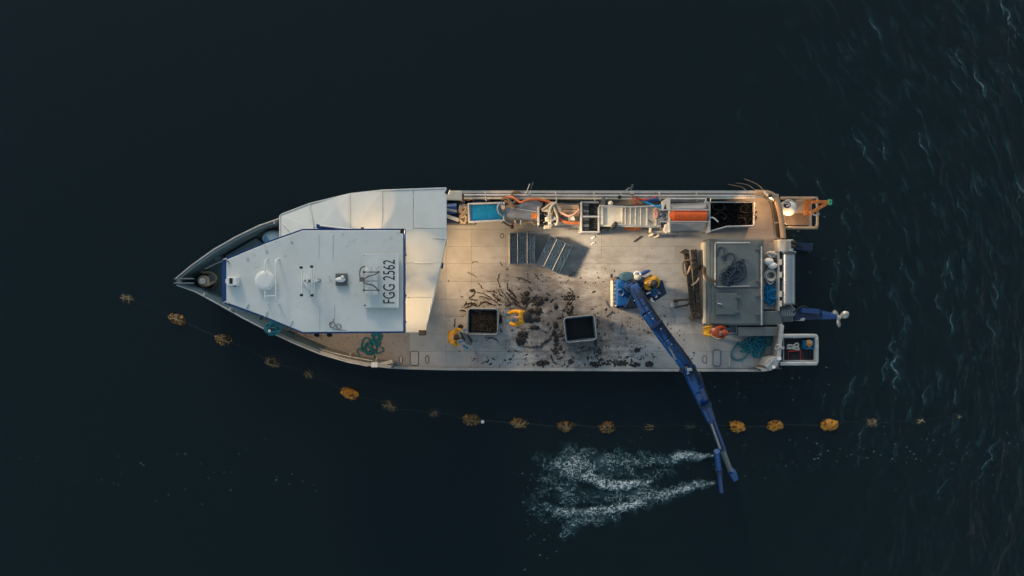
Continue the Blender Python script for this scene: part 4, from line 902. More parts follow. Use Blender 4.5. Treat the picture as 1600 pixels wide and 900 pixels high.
# ------------------------------------------------------------------ mud, weed and shell thrown over the deck
b = MB(); rg = random.Random(21)
def Z(X, Y): return (690 + X / 6.92, 450 + Y / 6.92)
def streak(pts, w):
    pts = [P(*Z(*p), .012) for p in pts]; q = catmull(pts, 7); n = len(q); vs = []
    for i, p in enumerate(q):
        d = (q[min(i + 1, n - 1)] - q[max(i - 1, 0)]).normalized(); s_ = Vector((-d.y, d.x, 0))
        ww = w / 6.92 * S * .5 * (math.sin(math.pi * (i + .4) / n) ** .5) * rg.uniform(.45, 1.35) + .004; jit = s_ * rg.uniform(-.02, .02)
        z = Vector((0, 0, .02 + .02 * rg.random()))
        vs += [p + jit - s_ * ww - Vector((0, 0, .012)), p + jit + z, p + jit + s_ * ww - Vector((0, 0, .012))]
    b.add(vs, [f for i in range(n - 1) for f in ((3 * i, 3 * i + 1, 3 * i + 4, 3 * i + 3), (3 * i + 1, 3 * i + 2, 3 * i + 5, 3 * i + 4))], True)
for w, pts in ((16, [(370, 40), (340, 85), (290, 105)]), (14, [(290, 110), (330, 125), (385, 133)]), (10, [(380, 45), (450, 60), (520, 100), (560, 130), (610, 165)]), (9, [(400, 95), (470, 100), (530, 125)]),
               (16, [(240, 200), (280, 165), (340, 180), (385, 195)]), (12, [(290, 160), (350, 165), (380, 190)]), (16, [(395, 195), (430, 165), (480, 155), (540, 175), (590, 190)]), (12, [(540, 60), (580, 100), (620, 140)]),
               (9, [(610, 30), (640, 70), (655, 95)]), (26, [(700, 40), (740, 90), (790, 130), (840, 170)]), (22, [(725, 10), (770, 60), (800, 110)]), (16, [(760, 150), (820, 185), (880, 215)]), (8, [(690, 190), (760, 170)]),
               (12, [(195, 245), (230, 240), (265, 260)]), (16, [(145, 330), (145, 380), (135, 420)]), (10, [(820, 620), (900, 632), (1040, 640), (1110, 600), (1170, 560)]), (10, [(1130, 50), (1150, 66), (1168, 88)]),
               (26, [(1080, 610), (1130, 580), (1190, 540)]), (14, [(1190, 740), (1200, 780), (1245, 830)]), (12, [(205, 90), (235, 100)]), (9, [(430, 500), (500, 495), (560, 510)]), (8, [(470, 540), (560, 545), (620, 590)]),
               (24, [(300, 30), (335, 20), (365, 45)]), (18, [(850, 60), (880, 100), (870, 160)]), (20, [(900, 220), (930, 170), (1000, 120), (1070, 95)]), (14, [(980, 110), (1030, 80)]), (10, [(640, 440), (650, 480)]),
               (7, [(560, 70), (600, 90), (640, 150)]), (7, [(480, 30), (560, 40), (600, 60)]), (6, [(630, 10), (690, 90), (740, 160)]), (7, [(270, 140), (250, 190)]), (12, [(340, 170), (300, 200), (250, 215)])):
    streak(pts, w)
def sp(w, pts): streak([((687 + x / 5 - 690) * 6.92, (289 + y / 5 - 450) * 6.92) for x, y in pts], w)
for w, pts in ((9, [(470, 690), (455, 740), (470, 800)]), (9, [(530, 760), (530, 810), (560, 850)]), (8, [(590, 725), (640, 730), (705, 762)]), (9, [(300, 768), (340, 810)]), (9, [(690, 790), (720, 830)]), (5, [(250, 610), (270, 600), (305, 604)]), (6, [(215, 680), (260, 700), (290, 720)]), (6, [(470, 600), (490, 632)]), (7, [(1010, 720), (1040, 690)]), (6, [(830, 720), (870, 730)]), (6, [(740, 690), (780, 740)]), (7, [(1000, 800), (1040, 840), (1010, 870)])): sp(w, pts)
def patch(X, Y, rx, ry, rz=0, n=72):
    c = P(*Z(X, Y), .012); k = S / 6.92; vs = [c + Vector((0, 0, .05))]; m_ = Matrix.Rotation(R(rz), 3, 'Z'); sd = rg.random() * 50
    for ring in (.6, 1.0):
        for i in range(n):
            a = 2 * math.pi * i / n; q = ring * (1 + .6 * mnoise.noise(Vector((math.cos(a) * 2.2 + sd, math.sin(a) * 2.2, 0))) + .55 * mnoise.noise(Vector((math.cos(a) * 7 + sd, math.sin(a) * 7, 4))) + .3 * mnoise.noise(Vector((math.cos(a) * 18 + sd, math.sin(a) * 18, 8))))
            vs.append(c + m_ @ Vector((rx * k * q * math.cos(a), ry * k * q * math.sin(a), .03 if ring < 1 else -.012)))
    b.add(vs, [(0, 1 + i, 1 + (i + 1) % n) for i in range(n)] + [(1 + i, 1 + n + i, 1 + n + (i + 1) % n, 1 + (i + 1) % n) for i in range(n)], True)
for q in ((905, 125, 55, 62), (1055, 150, 72, 44, 15), (1130, 118, 24, 24), (925, 60, 30, 28), (1045, 250, 48, 58), (1010, 345, 72, 34), (905, 330, 40, 40), (850, 560, 72, 62, 10), (880, 500, 60, 40), (865, 590, 40, 30), (330, 30, 22, 16), (205, 415, 30, 24), (1125, 808, 55, 24), (1235, 200, 24, 36), (960, 250, 40, 30), (1230, 400, 30, 50), (1240, 540, 28, 60), (640, 340, 20, 60), (1215, 480, 22, 40), (1000, 430, 60, 26)): patch(q[0], q[1], q[2] * .88, q[3] * .88, *q[4:])  # a few of these darken the deck right beside the vested worker
def specks(cx, cy, sx, sy, n, r0=.004, r1=.03):
    for i in range(int(n * 1.8)):
        x, y = rg.gauss(cx, sx), rg.gauss(cy, sy)
        if y > 574 or y < 372 or x > 1085 or x < 700 or (x < 790 and y < 430): continue
        g_ = mnoise.noise(Vector((x * .09, y * .12, 2.5))) + .5 * mnoise.noise(Vector((x * .3, y * .3, 9)))
        if g_ < rg.uniform(-.1, .45): continue
        r = r0 + (r1 - r0) * rg.random() ** 2.2; b.dome(P(x, y, .004), r * rg.uniform(.8, 2.4), r * rg.uniform(.6, 1), r * .4, 6, rg.choice([0, 0, 1.2, 2.4]) + rg.random(), .8, rg)
specks(790, 462, 45, 28, 520); specks(845, 505, 38, 36, 420); specks(900, 548, 60, 16, 420); specks(880, 430, 50, 26, 300); specks(880, 520, 14, 36, 240, r1=.06); specks(905, 560, 90, 7, 420, r1=.05)
specks(1000, 540, 50, 20, 200); specks(1020, 505, 24, 14, 200, r1=.03); specks(960, 480, 30, 40, 160); specks(760, 545, 40, 18, 140); specks(855, 405, 30, 16, 60); specks(720, 500, 12, 22, 40)
specks(932, 520, 12, 18, 150, r1=.05); specks(880, 560, 14, 10, 120, r1=.06)
tag(b.build('mud_and_dark_patches', MUD), kind='stuff')
b = MB()
for (x, y, rx, ry) in ((958, 567, 16, 5), (975, 568, 8, 4), (889, 482, 6, 10), (890, 465, 14, 4), (847, 568, 9, 5), (992, 570, 8, 3), (1014, 569, 6, 4), (930, 569, 9, 4), (996, 547, 4, 3), (870, 545, 8, 8)):
    for i in range(26):
        a = rg.random() * 6.28; q = rg.random() ** .5; b.dome(P(x + rx * q * math.cos(a), y + ry * q * math.sin(a), .0), .06, .04, .03, 7, rg.random() * 6, .6, rg)
tag(b.build('mud_heap', MUD), kind='stuff')
# loose bars lying on the deck
for i, (x0, y0, x1, y1, l) in enumerate(((990, 378, 1002, 369, 'dark steel bar lying below the cleated conveyor'), (954, 428, 954, 443, 'short dark bar beside the ladder of the crane base'), (946, 469, 950, 478, 'short dark bar lying nearest the crane base ladder foot'),
        (949, 493, 957, 486, 'slanted dark bar below the crane base'), (951, 508, 959, 503, 'dark bar forming the upper arm of a V on deck'), (951, 508, 959, 515, 'dark bar forming the lower arm of a V on deck'), (910, 549, 926, 548, 'thin blue dark bar near the port deck edge below empty bin'))):
    tag(BM('steel_bar', STEELD if i else RUST, None, (x0, y0, .03 + .012 * (i == 5)), (x1, y1, .03 + .012 * (i == 5)), .045, .045), l, 'bar', 'loose bars on the deck')
for x, y, l in ((927, 371, 'white plastic scrap on the deck under the sorting bin'), (926.5, 380, 'small white strip on deck aft of the scrap')):
    b = MB(); b.dome(P(x, y, .01), .09, .035, .03, 7, .5, .6, rg); b.dome(P(x + 2, y - 1, .01), .05, .04, .03, 7, .5, .6, rg); tag(b.build('white_scrap', WHITE), l, 'scrap')

# ------------------------------------------------------------------ old dredge beams and their chain
t = T('dredge_beam', 'rusty pair of encrusted beams lashed together beside the engine casing', 'dredge', 1079, 444)
b = MB(); b.beam(P(1072, 392, .3), P(1085, 498, .3), .17, .22); 
for i in range(90):
    f = rg.random(); b.dome(P(1072 + 13 * f + rg.uniform(-2.5, 2.5) - 1, 392 + 106 * f, .40), rg.uniform(.025, .06), .03, .05, 6, rg.random() * 6, .6, rg)
b.build('beam', RUST, t)
b = MB(); b.beam(P(1084, 390, .34), P(1092, 494, .34), .17, .24)
for i in range(90):
    f = rg.random(); b.dome(P(1083.5 + 8.5 * f + rg.uniform(-2.5, 2.5) + .5, 390 + 104 * f, .44), rg.uniform(.025, .06), .03, .05, 6, rg.random() * 6, .6, rg)
b.build('beam', RUST, t)
PR('beam_end', RUST, t, [(1064, 394), (1072, 388.5), (1077, 391), (1076, 397), (1068, 396)], .2, .5); PR('beam_end', RUST, t, [(1078, 497), (1084, 492), (1089, 504), (1084, 502)], .1, .4); PR('beam_end', RUST, t, [(1089, 493), (1093, 492), (1096, 499), (1091, 498)], .1, .4)
TB('lashing', R_BROWN, t, [(1068, 410, .4), (1067, 420, .5), (1071, 430, .55), (1077, 424, .6), (1081, 410, .6), (1076, 406, .55)], .035, smooth=5, closed=True); TB('lashing', R_BEIGE, t, [(1074, 428, .55), (1079, 415, .62)], .03); TB('lashing', R_BEIGE, t, [(1081, 446, .55), (1089, 440, .62), (1092, 434, .4)], .035, smooth=4)
TB('drag_arm', RUST, t, [(1052, 470, .12), (1066, 468.5, .2), (1079, 468, .3)], .04); TB('drag_arm', RUST, t, [(1053, 481, .12), (1070, 477, .2), (1080, 474, .3)], .035); TB('drag_arm', RUST, t, [(1072, 479, .25), (1080, 468, .4)], .025)
BX('drag_shoe', GALV, t, 1047, 473, 1052, 480, 0, .25); BX('drag_link', RUST, t, 1055, 470, 1060, 473, .05, .3)
b = MB()
for i, p in enumerate(catmull([P(*q) for q in ((1090, 420, .3), (1096, 416, .3), (1100, 420, .5), (1101, 428, .55), (1106, 436, .9), (1118, 440, .95))], 6)): b.tube([p + Vector((.05 * math.cos(k * 1.05), (.035 if i % 2 else .05) * math.sin(k * 1.05), .02 * math.sin(k))) for k in range(6)], .014, 5, True)
tag(b.build('chain', R_BROWN), 'pale rusty chain from the dredge beams up to casing lid', 'chain')
b = MB()
for i in range(26): b.dome(P(1096 + rg.gauss(0, 2.5), 418 + rg.gauss(0, 2), .05), .06, .05, .08, 6, rg.random() * 6, .6, rg)
tag(b.build('shell_clump', RUST), kind='stuff')

# ------------------------------------------------------------------ crane
CR = T('deck_crane', 'blue folding deck crane reaching over the port side into the water', 'crane', 985, 455)
BX('base_plate', CRANED, CR, 962, 432, 1006, 481, 0, .5, bev=.04); BX('oil_tank', CRANE, CR, 963, 436, 983, 478, .5, 1.15, bev=.06)
BX('valve_bank', CRANED, CR, 984, 452, 1000, 480, .5, 1.0, bev=.03); CY('column', CRANED, CR, (987, 448, .5), (987, 448, 2.4), .3, 20, .2)
TB('tank_hose', BLUE, CR, [(966, 455, 1.15), (970, 452, 1.25), (976, 456, 1.25), (972, 462, 1.2), (967, 459, 1.15)], .05, smooth=4)
for i in range(5): TB('oil_hose', BLACK if i % 2 else CRANED, CR, [(972 + 4 * i, 479, .6), (974 + 4 * i, 482, .9), (978 + 3 * i, 478, 1.15), (984 + i, 466, 1.3), (988, 455, 1.6)], .04, smooth=4)
for q in ((989, 471, 994, 468), (975, 466, 977, 464)): BM('bank_lever', WHITE, CR, (q[0], q[1], 1.1), (q[2], q[3], 1.15), .035, .03)
BX('ladder_side', CREAM, CR, 956.5, 437, 958, 479, .2, .75); BX('ladder_side', CREAM, CR, 962, 437, 963.5, 479, .2, .75)
for i in range(7): BX('ladder_rung', CREAM, CR, 957, 438.5 + i * 6.3, 963, 440.3 + i * 6.3, .6, .72)
BX('ladder_cap', R_BROWN, CR, 956, 434, 964, 438, .3, .8)
PR('head_cover', M('faded_blue_cover', (.035, .095, .13), .6, var=.35, scale=6), CR, [(968, 429), (978, 424), (990, 426), (992, 436), (980, 440), (971, 436)], 1.5, 2.0, .06)
PR('slew_arm', CRANE, CR, [(966, 440), (972, 437), (992, 448), (988, 456), (980, 452)], 1.2, 1.6, .04); BX('king_pin', BLUE, CR, 981, 443, 991, 450, 2.0, 2.6, rz=25, bev=.04)
BX('pin_bracket', CRANE, CR, 977, 441, 988, 444, 1.8, 2.1, rz=25)
b = MB(); b.beam(P(990, 447, 2.62), P(1012, 490, 3.0), .30, .40, w2=.42, t2=.46); b.beam(P(1012, 490, 3.0), P(1042, 531, 3.25), .42, .46, w2=.44, t2=.44); b.build('main_boom', CRANE, CR, .035)
b = MB(); b.beam(P(1042, 531, 3.25), P(1076, 579, 3.45), .44, .44, w2=.34, t2=.38); b.build('main_boom', CRANE, CR, .035)
BM('boom_plate', BLUE, CR, (992, 450, 2.9), (1006, 478, 3.14), .2, .04); BM('boom_plate', CRANED, CR, (997, 457, 2.98), (1002, 466, 3.05), .22, .05)
BM('boom_cylinder', CRANED, CR, (998, 470, 2.4), (1036, 530, 2.9), .18, .18); CY('boom_rod', ROLLER, CR, (1045, 541, 3.54), (1056, 562, 3.6), .035, 10); CY('boom_rod', ROLLER, CR, (1047, 549, 3.3), (1058, 570, 3.35), .04, 10)
for x, y in ((1020, 498), (1033, 514), (1050, 538), (1066, 562)): b = MB(); b.ball(P(x, y, 3.5), .035, 8, 6); b.build('boom_bolt', ROLLER, CR)
BM('elbow_plate', CRANED, CR, (1066, 574, 3.55), (1082, 583, 3.5), .34, .3); BM('elbow_plate', CRANE, CR, (1070, 580, 3.65), (1086, 572, 3.6), .16, .2)
CY('elbow_pin', ROLLER, CR, (1073, 578, 3.75), (1081, 577, 3.75), .06, 10); CY('elbow_pin', GALV, CR, (1072, 573, 3.7), (1075, 584, 3.7), .045, 10)
b = MB(); b.beam(P(1076, 576, 3.4), P(1090, 608, 3.0), .42, .42, w2=.44, t2=.4); b.beam(P(1090, 608, 3.0), P(1110, 657, 2.0), .42, .38, w2=.24, t2=.3); b.build('outer_boom', CRANE, CR, .035)
BM('boom_side', BLUE, CR, (1094, 604, 3.2), (1113, 654, 2.25), .16, .2); BX('elbow_box', CRANED, CR, 1090, 583, 1098, 603, 3.0, 3.4, rz=15, bev=.03)
BM('extension', CRANED, CR, (1110, 655, 2.1), (1128, 703, .8), .16, .2); BM('extension', BLUE, CR, (1114.5, 655, 2.15), (1132, 703, .9), .1, .16); CY('extension_rod', ROLLER, CR, (1111, 661, 2.2), (1125, 700, 1.1), .05, 10)
CY('ram', ROLLER, CR, (1131, 703, .9), (1144, 738, -.55), .06, 10); BM('ram_sleeve', STEELD, CR, (1128, 704, .8), (1140, 735, -.5), .14, .14); b = MB(); b.beam(P(1143, 736, -.5), P(1149, 749, -.85), .3, .28, w2=.22, t2=.2); b.build('tool_head', CRANE, CR, .04)
CY('lift_tube', CRANE, CR, (1120, 705, .5), (1123.5, 736, -.3), .115, 14); CY('lift_tube', BLUE, CR, (1123.5, 736, -.3), (1127, 768, -1.05), .1, 14); CY('tube_joint', CRANED, CR, (1123, 733, -.22), (1124, 739, -.38), .14, 14)
TB('boom_hose', BLACK, CR, [(1002, 455, 3.0), (1022, 486, 3.3), (1052, 528, 3.55), (1080, 566, 3.8), (1098, 600, 3.3), (1116, 650, 2.4)], .03, smooth=5)
for dx, mt, rr in ((4, R_NAVY, .022), (-5, BLACK, .02), (7, BLACK, .018)): TB('boom_hose', mt, CR, [(994 + dx, 450, 2.9), (1014 + dx, 486, 3.3), (1030 + dx, 510, 3.5), (1044 + dx, 533, 3.5), (1060 + dx, 552, 3.75), (1077 + dx, 574, 3.8), (1087 + dx, 596, 3.4)], rr, smooth=5)
for x, y, w_ in ((1026, 508, .46), (1058, 551, .44), (1100, 630, .38)): BM('boom_band', CRANED, CR, (x - 1.5, y - 2, 3.28 if y < 600 else 2.75), (x + 1.5, y + 2, 3.3 if y < 600 else 2.68), w_, .5)
# operator platform
CA, CB = (998, 443, 1.0), (1032, 466, 1.0)
b = MB(); pts = [(1000, 456), (1035, 437), (1042, 459), (1022, 472), (1013, 469)]; b.pprism(pts, .85, .95); b.build('operator_platform', CRANED, CR, .02)
BX('seat', BLACK, CR, 1009, 434, 1027, 446, 1.0, 1.35, rz=25, bev=.05); PR('seat_back', BLUE, CR, [(1000, 427), (1013, 421), (1018, 423), (1005, 431)], 1.1, 2.0, .03)
BM('seat_arm', STEELD, CR, (1003, 439, 1.75), (1019, 431, 1.75), .12, .1); BX('console', CRANE, CR, 1017, 448, 1028, 462, .95, 1.55, rz=20, bev=.04)
for x, y, z in ((1020, 452, 1.8), (1024, 455, 1.8), (1027, 450, 1.8)):
    b = MB(); b.cyl(P(x, y, 1.5), P(x + .5, y, z), .015, 6); b.ball(P(x + .5, y, z), .035, 8, 6); b.build('control_lever', BLACK, CR)
BM('gauge_bar', WHITE, CR, (1010, 459, 1.45), (1018, 456, 1.5), .06, .05); TB('foot_loop', WHITE, CR, [(1019, 466, 1.0), (1018, 469, 1.02), (1022, 471, 1.0)], .035, smooth=3); b = MB(); b.dome(P(1025, 463, .96), .06, .06, .04, 8); b.build('platform_cap', WHITE, CR)
BX('console_base', CRANED, CR, 1005, 446, 1017, 460, .95, 1.3, rz=25); BX('platform_leg', CRANED, CR, 1008, 450, 1018, 460, 0, .86)
t = T('small_float', 'cream white float hung by the crane head next to the operator', 'float', 996, 432, 2.0)
b = MB(); b.ball(P(996, 433, 2.1), (.13, .12, .12), 14, 10); b.build('float_body', CREAM, t); b = MB(); b.tube([P(996 + 5 * math.cos(a), 429 + 4 * math.sin(a), 2.2) for a in (0.2, -.5, -1.2, -1.9, -2.6, -3.3)], .035, 6, smooth=3); b.build('handle', WHITE, t)
b = MB(); b.tube([P(*p) for p in tangle_pts(997, 433, 5, 4, 2.05, 16, 41, .2)], .03, 6, smooth=4); tag(b.build('white_line', R_WHITE), 'white line bunched by cream float on the crane head', 'rope')

# ------------------------------------------------------------------ people
def skinned(name, verts, edges, radii, mat, parent, root=0, sub=1):
    me = bpy.data.meshes.new(name); o0 = Vector(verts[root])
    me.from_pydata([Vector(v) - o0 for v in verts], edges, []); me.materials.append(mat)
    o = bpy.data.objects.new(name, me); COL.objects.link(o); o.parent = parent; o.location = o0 - wpos(parent); WPOS[o.name] = o0
    sk = o.modifiers.new('skin', 'SKIN'); sk.use_smooth_shade = True
    for i, r in enumerate(radii): me.skin_vertices[0].data[i].radius = (r, r); me.skin_vertices[0].data[i].use_root = (i == root)
    ss = o.modifiers.new('subdivision', 'SUBSURF'); ss.levels = sub; ss.render_levels = sub
    return o

def person(label, j, jacket, trousers, cap, vest=None, cap_name='cap'):
    """j: joints as (px, py, h) measured on the photograph"""
    q = {k: P(*v) for k, v in j.items()}
    pv = q['pelvis']; t = bpy.data.objects.new('person', None); COL.objects.link(t); t.location = (pv.x, pv.y, DECK); WPOS[t.name] = Vector((pv.x, pv.y, DECK)); tag(t, label, 'person', 'crew at work on the deck')
    if 'base' in j: pass
    hd = (q['head'] - q['neck']).normalized(); face = Vector((q['nose'].x - q['head'].x, q['nose'].y - q['head'].y, q['nose'].z - q['head'].z)).normalized()
    side = hd.cross(face).normalized()
    V = []; E = []; RR = []
    def add(p, r, par=None): V.append(Vector(p)); RR.append(r); (E.append((par, len(V) - 1)) if par is not None else None); return len(V) - 1
    a = add(pv, .13); sp = add((pv + q['chest']) / 2, .125, a); ch = add(q['chest'], .14, sp); nk = add(q['neck'], .06, ch); h0 = add(q['neck'] + (q['head'] - q['neck']) * .6, .085, nk); h1 = add(q['head'], .1, h0); h2 = add(q['head'] + hd * .09, .07, h1)
    add(q['head'] + face * .115 - hd * .02, .018, h1)
    for s_ in (-1, 1): add(q['head'] + side * s_ * .105, .02, h1)
    for s_ in 'lr':
        sh = add(q['sh_' + s_], .062, ch); el = add(q['el_' + s_], .045, sh); add(q['wr_' + s_], .032, el)
        hp = add(q['hip_' + s_], .09, a); kn = add(q['kn_' + s_], .062, hp); an = add(q['an_' + s_], .042, kn)
        fw = (q['kn_' + s_] - q['an_' + s_]); fw.z = 0; fw = (Vector((face.x, face.y, 0)) + Vector((1e-3, 0, 0))).normalized(); add(q['an_' + s_] + fw * .16 + Vector((0, 0, -.05)), .04, an)
    skinned('body', V, E, RR, SKIN, t)
    # jacket
    V = []; E = []; RR = []
    a = add(pv + (q['chest'] - pv) * .05, .175); sp = add((pv + q['chest']) / 2, .18, a); ch = add(q['chest'], .185, sp); add(q['chest'] + (q['neck'] - q['chest']) * .7, .1, ch)
    for s_ in 'lr':
        sh = add(q['sh_' + s_], .1, ch); el = add(q['el_' + s_], .078, sh); add(q['wr_' + s_] + (q['el_' + s_] - q['wr_' + s_]) * .12, .06, el)
    skinned('jacket', V, E, RR, jacket, t, sub=2)
    V = []; E = []; RR = []
    a = add(pv, .17)
    for s_ in 'lr': hp = add(q['hip_' + s_], .125, a); kn = add(q['kn_' + s_], .095, hp); add(q['an_' + s_] + Vector((0, 0, .06)), .08, kn)
    skinned('trousers', V, E, RR, trousers, t, sub=2)
    for s_ in 'lr':
        f = Vector((face.x, face.y, 0)).normalized(); an = q['an_' + s_]
        skinned('boot', [an + Vector((0, 0, .1)), an + Vector((0, 0, -.04)), an + f * .1 + Vector((0, 0, -.05)), an + f * .19 + Vector((0, 0, -.055))], [(0, 1), (1, 2), (2, 3)], [.062, .058, .052, .042], DARKCL, t)
        wr = q['wr_' + s_]; d = (wr - q['el_' + s_]).normalized(); up = Vector((0, 0, 1)); sx = d.cross(up).normalized() if abs(d.z) < .95 else Vector((1, 0, 0)); dn = d.cross(sx).normalized()
        V = []; E = []; RR = []; r0 = add(wr, .036); pm = add(wr + d * .05, .04, r0)
        for k, (off, ln) in enumerate(((-.033, .075), (-.011, .088), (.011, .082), (.033, .064))):
            kn = add(wr + d * .09 + sx * off, .013, pm); m_ = add(wr + d * (.09 + ln * .55) + sx * off * 1.15 + dn * .012, .0105, kn); add(wr + d * (.09 + ln * .9) + sx * off * 1.15 + dn * .04, .009, m_)
        tq = add(wr + d * .045 + sx * (.05 if s_ == 'l' else -.05), .014, pm); add(wr + d * .085 + sx * (.07 if s_ == 'l' else -.07) + dn * .02, .011, tq)
        skinned('glove', V, E, RR, GLOVE, t)
    b = MB(); m3 = hd.to_track_quat('Z', 'Y').to_matrix(); b.ball(q['head'] + hd * .01 - face * .015, (.12, .12, .135) if cap_name != 'hood' else (.135, .135, .16), 16, 10, m3, cap_name != 'hood'); b.build(cap_name, cap, t)
    if vest:
        V = []; E = []; RR = []; a = add(pv + (q['chest'] - pv) * .12 + Vector((0, 0, .07)), .22); a = add((pv + q['chest']) / 2 + Vector((0, 0, .12)), .24, a); add(q['chest'] + Vector((0, 0, .12)), .24, a); skinned('vest', V, E, RR, vest, t, sub=2)
    return t

p1 = person('worker in yellow oilskins with blue gloves, facing the full bin', dict(pelvis=(705, 526, .92), chest=(708, 526, 1.32), neck=(711, 526.5, 1.5), head=(713.5, 527, 1.62), nose=(719, 527.5, 1.57),
    sh_l=(708, 518, 1.4), el_l=(714, 515, 1.15), wr_l=(723, 515.5, 1.12), sh_r=(708, 535, 1.4), el_r=(711, 540, 1.12), wr_r=(717.5, 536, 1.1),
    hip_l=(706, 522, .9), kn_l=(709, 521, .5), an_l=(707, 521, .09), hip_r=(706, 530, .9), kn_r=(709, 531, .5), an_r=(707, 531, .09)), YELLOW, YELLOW, HAIR, cap_name='hair')
t = T('shovel', 'grey shovel with broad blade held by the worker in yellow', 'shovel', 728, 530)
b = MB(); b.prism([P(719, 519, .5), P(727, 520, .42), P(739, 532, .1), P(736, 540, .08), P(729, 538, .3), P(721, 530, .45)], .03, None); b.build('blade', GREYCL, t, .006)
for A, B in (((719, 519, .55), (727, 532, .42)), ((731, 523, .38), (738, 535, .16))): BM('blade_rib', RUBBER, t, A, B, .05, .04)
CY('shaft', RUBBER, t, (722, 528, .45), (716, 530, 1.2), .022, 8); CY('shaft_end', GLOVE, t, (724, 540, .3), (731, 545, .25), .05, 8)
person('worker with dark vest over yellow sleeves, bent over the mud', dict(pelvis=(827, 495, .95), chest=(817, 496, 1.25), neck=(809, 496.5, 1.34), head=(804, 497.5, 1.34), nose=(800, 498, 1.23),
    sh_l=(813, 504.5, 1.28), el_l=(804, 508.5, 1.1), wr_l=(795, 504, .88), sh_r=(813, 487, 1.28), el_r=(803, 486.5, 1.12), wr_r=(793, 490, .9),
    hip_l=(825, 499, .92), kn_l=(821, 500, .5), an_l=(825, 500, .09), hip_r=(825, 491, .92), kn_r=(821, 490, .5), an_r=(825, 490, .09)), YELLOW, DARKCL, GREYCL, DARKCL, 'beanie')
person('crane operator in yellow jacket seated at the blue controls', dict(pelvis=(1014, 439, 1.45), chest=(1017, 440.5, 1.85), neck=(1020, 442, 2.02), head=(1022.5, 443.5, 2.13), nose=(1026, 447, 2.08),
    sh_l=(1024, 434, 1.92), el_l=(1029, 440, 1.68), wr_l=(1025, 450, 1.72), sh_r=(1010, 443, 1.92), el_r=(1009, 449, 1.7), wr_r=(1018, 452, 1.76),
    hip_l=(1018, 440, 1.43), kn_l=(1025, 450, 1.5), an_l=(1027, 455, 1.06), hip_r=(1013, 443, 1.43), kn_r=(1018, 454, 1.5), an_r=(1020, 458, 1.06)), YELLOW, DARKCL, BLACK, cap_name='hood')
person('worker in orange red jacket and yellow trousers stooping by the port box', dict(pelvis=(1107, 517, .88), chest=(1119, 519, 1.02), neck=(1127, 520, 1.0), head=(1132, 520, .96), nose=(1134, 520, .84),
    sh_l=(1120, 513.5, 1.05), el_l=(1128, 511, .82), wr_l=(1136, 513, .66), sh_r=(1120, 526, 1.05), el_r=(1127, 528, .8), wr_r=(1135, 522, .66),
    hip_l=(1106, 513, .88), kn_l=(1110, 512, .48), an_l=(1106, 511, .09), hip_r=(1106, 522, .88), kn_r=(1110, 523, .48), an_r=(1106, 524, .09)), ORCLOTH, YELLOW, ORCLOTH, cap_name='hood')
TB('hi_vis_band', M('reflective_band', (.55, .5, .3), .4), None, [(1111, 521, 1.2), (1114, 526, 1.18), (1121, 529, 1.12), (1126, 529, 1.0)], .02, smooth=4)
bpy.data.objects['hi_vis_band'].parent = [o for o in bpy.data.objects if o.name.startswith('person') and 'stooping' in o.get('label', '')][0]
o = bpy.data.objects['hi_vis_band']; o.location = o.location - wpos(o.parent)
t = T('tool_box', 'open grey box on the port deck that the stooping worker reaches into', 'box', 1140, 514.5)
for q in ((1125, 507, 1152, 508.5), (1125, 508.5, 1126.5, 518), (1150, 508.5, 1152, 521), (1128, 519.5, 1150, 521)): BX('box_wall', STEEL, t, *q, 0, .6)
BX('box_floor', CASING, t, 1126, 508, 1151, 520, .1, .3); BX('box_tray', CASING, t, 1139, 509, 1150, 519, .3, .52)
b = MB()
for i in range(12): b.dome(P(1114 + i * 2.6 + rg.uniform(-1, 1), 505.5 + rg.uniform(-1, 1), .1), .06, .05, .1, 6, rg.random() * 6, .6, rg)
tag(b.build('weed_scraps', RUST), kind='stuff')

# ------------------------------------------------------------------ the line of net floats
def float_mat(name, body, growth, amt):
    return M(name, body, .6, var=.4, scale=7, wear=growth, wear_amt=amt, wscale=7, bump=.8)
F_B = float_mat('float_bright', (.82, .35, .03), (.06, .03, .008), .8)
F_M = float_mat('float_mid', (.5, .2, .025), (.012, .012, .008), 1.1)
F_D = float_mat('float_dull', (.09, .055, .02), (.016, .017, .013), 1.0)
G_O = M('growth_orange', (.62, .28, .045), .8, var=.5, scale=15); G_D = M('growth_dark', (.028, .026, .018), .8, var=.5, scale=15); G_P = M('growth_pale', (.22, .17, .09), .8, var=.5, scale=15)
FL = [(197, 467, 2, 'dull sunken float, first of the line, farthest ahead of the bow'), (276, 499, 1, 'brown and orange float, second of the line, just below the bow tip'), (348, 531, 1, 'brown float with pale ridge, third of the line beside the port bow'), (424, 566, 2, 'dull sunken float off the port bow by the walkway rope coil'),
      (481, 586, 3, 'faint deep float close off the port bulwark'), (546, 615, 0, 'glowing orange float with dark hole, below the port bulwark wing'), (608, 635, 2, 'dull brown float just aft of the glowing orange one'), (678, 647, 3, 'faint deep float between dull brown float and white tagged float'),
      (737, 656, 1, 'dark brown float with white tag at its aft end'), (811, 662, 1, 'orange rimmed float with dark middle, aft of the white tagged one'), (884, 666, 1, 'half orange float with pale underside line, above the head of foam wake'), (949, 668, 1, 'orange brown round float, above middle of the foam wake'),
      (1015, 668, 3, 'small faint deep float above the aft half of wake'), (1080, 667, 4, 'barely visible sunken float just ahead of the crane boom'), (1153, 667, 0, 'bright orange float directly aft of the crane boom'), (1212, 665, 0, 'bright yellow orange float, second aft of the crane boom'),
      (1296, 664, 0, 'bright orange float with dark spots, third aft of the crane boom'), (1364, 661, 2, 'dull sunken float, first past the bright orange floats'), (1440, 659, 3, 'faint deep float, last but one at the aft end'), (1500, 652, 4, 'barely visible float at the far aft end of the line')]
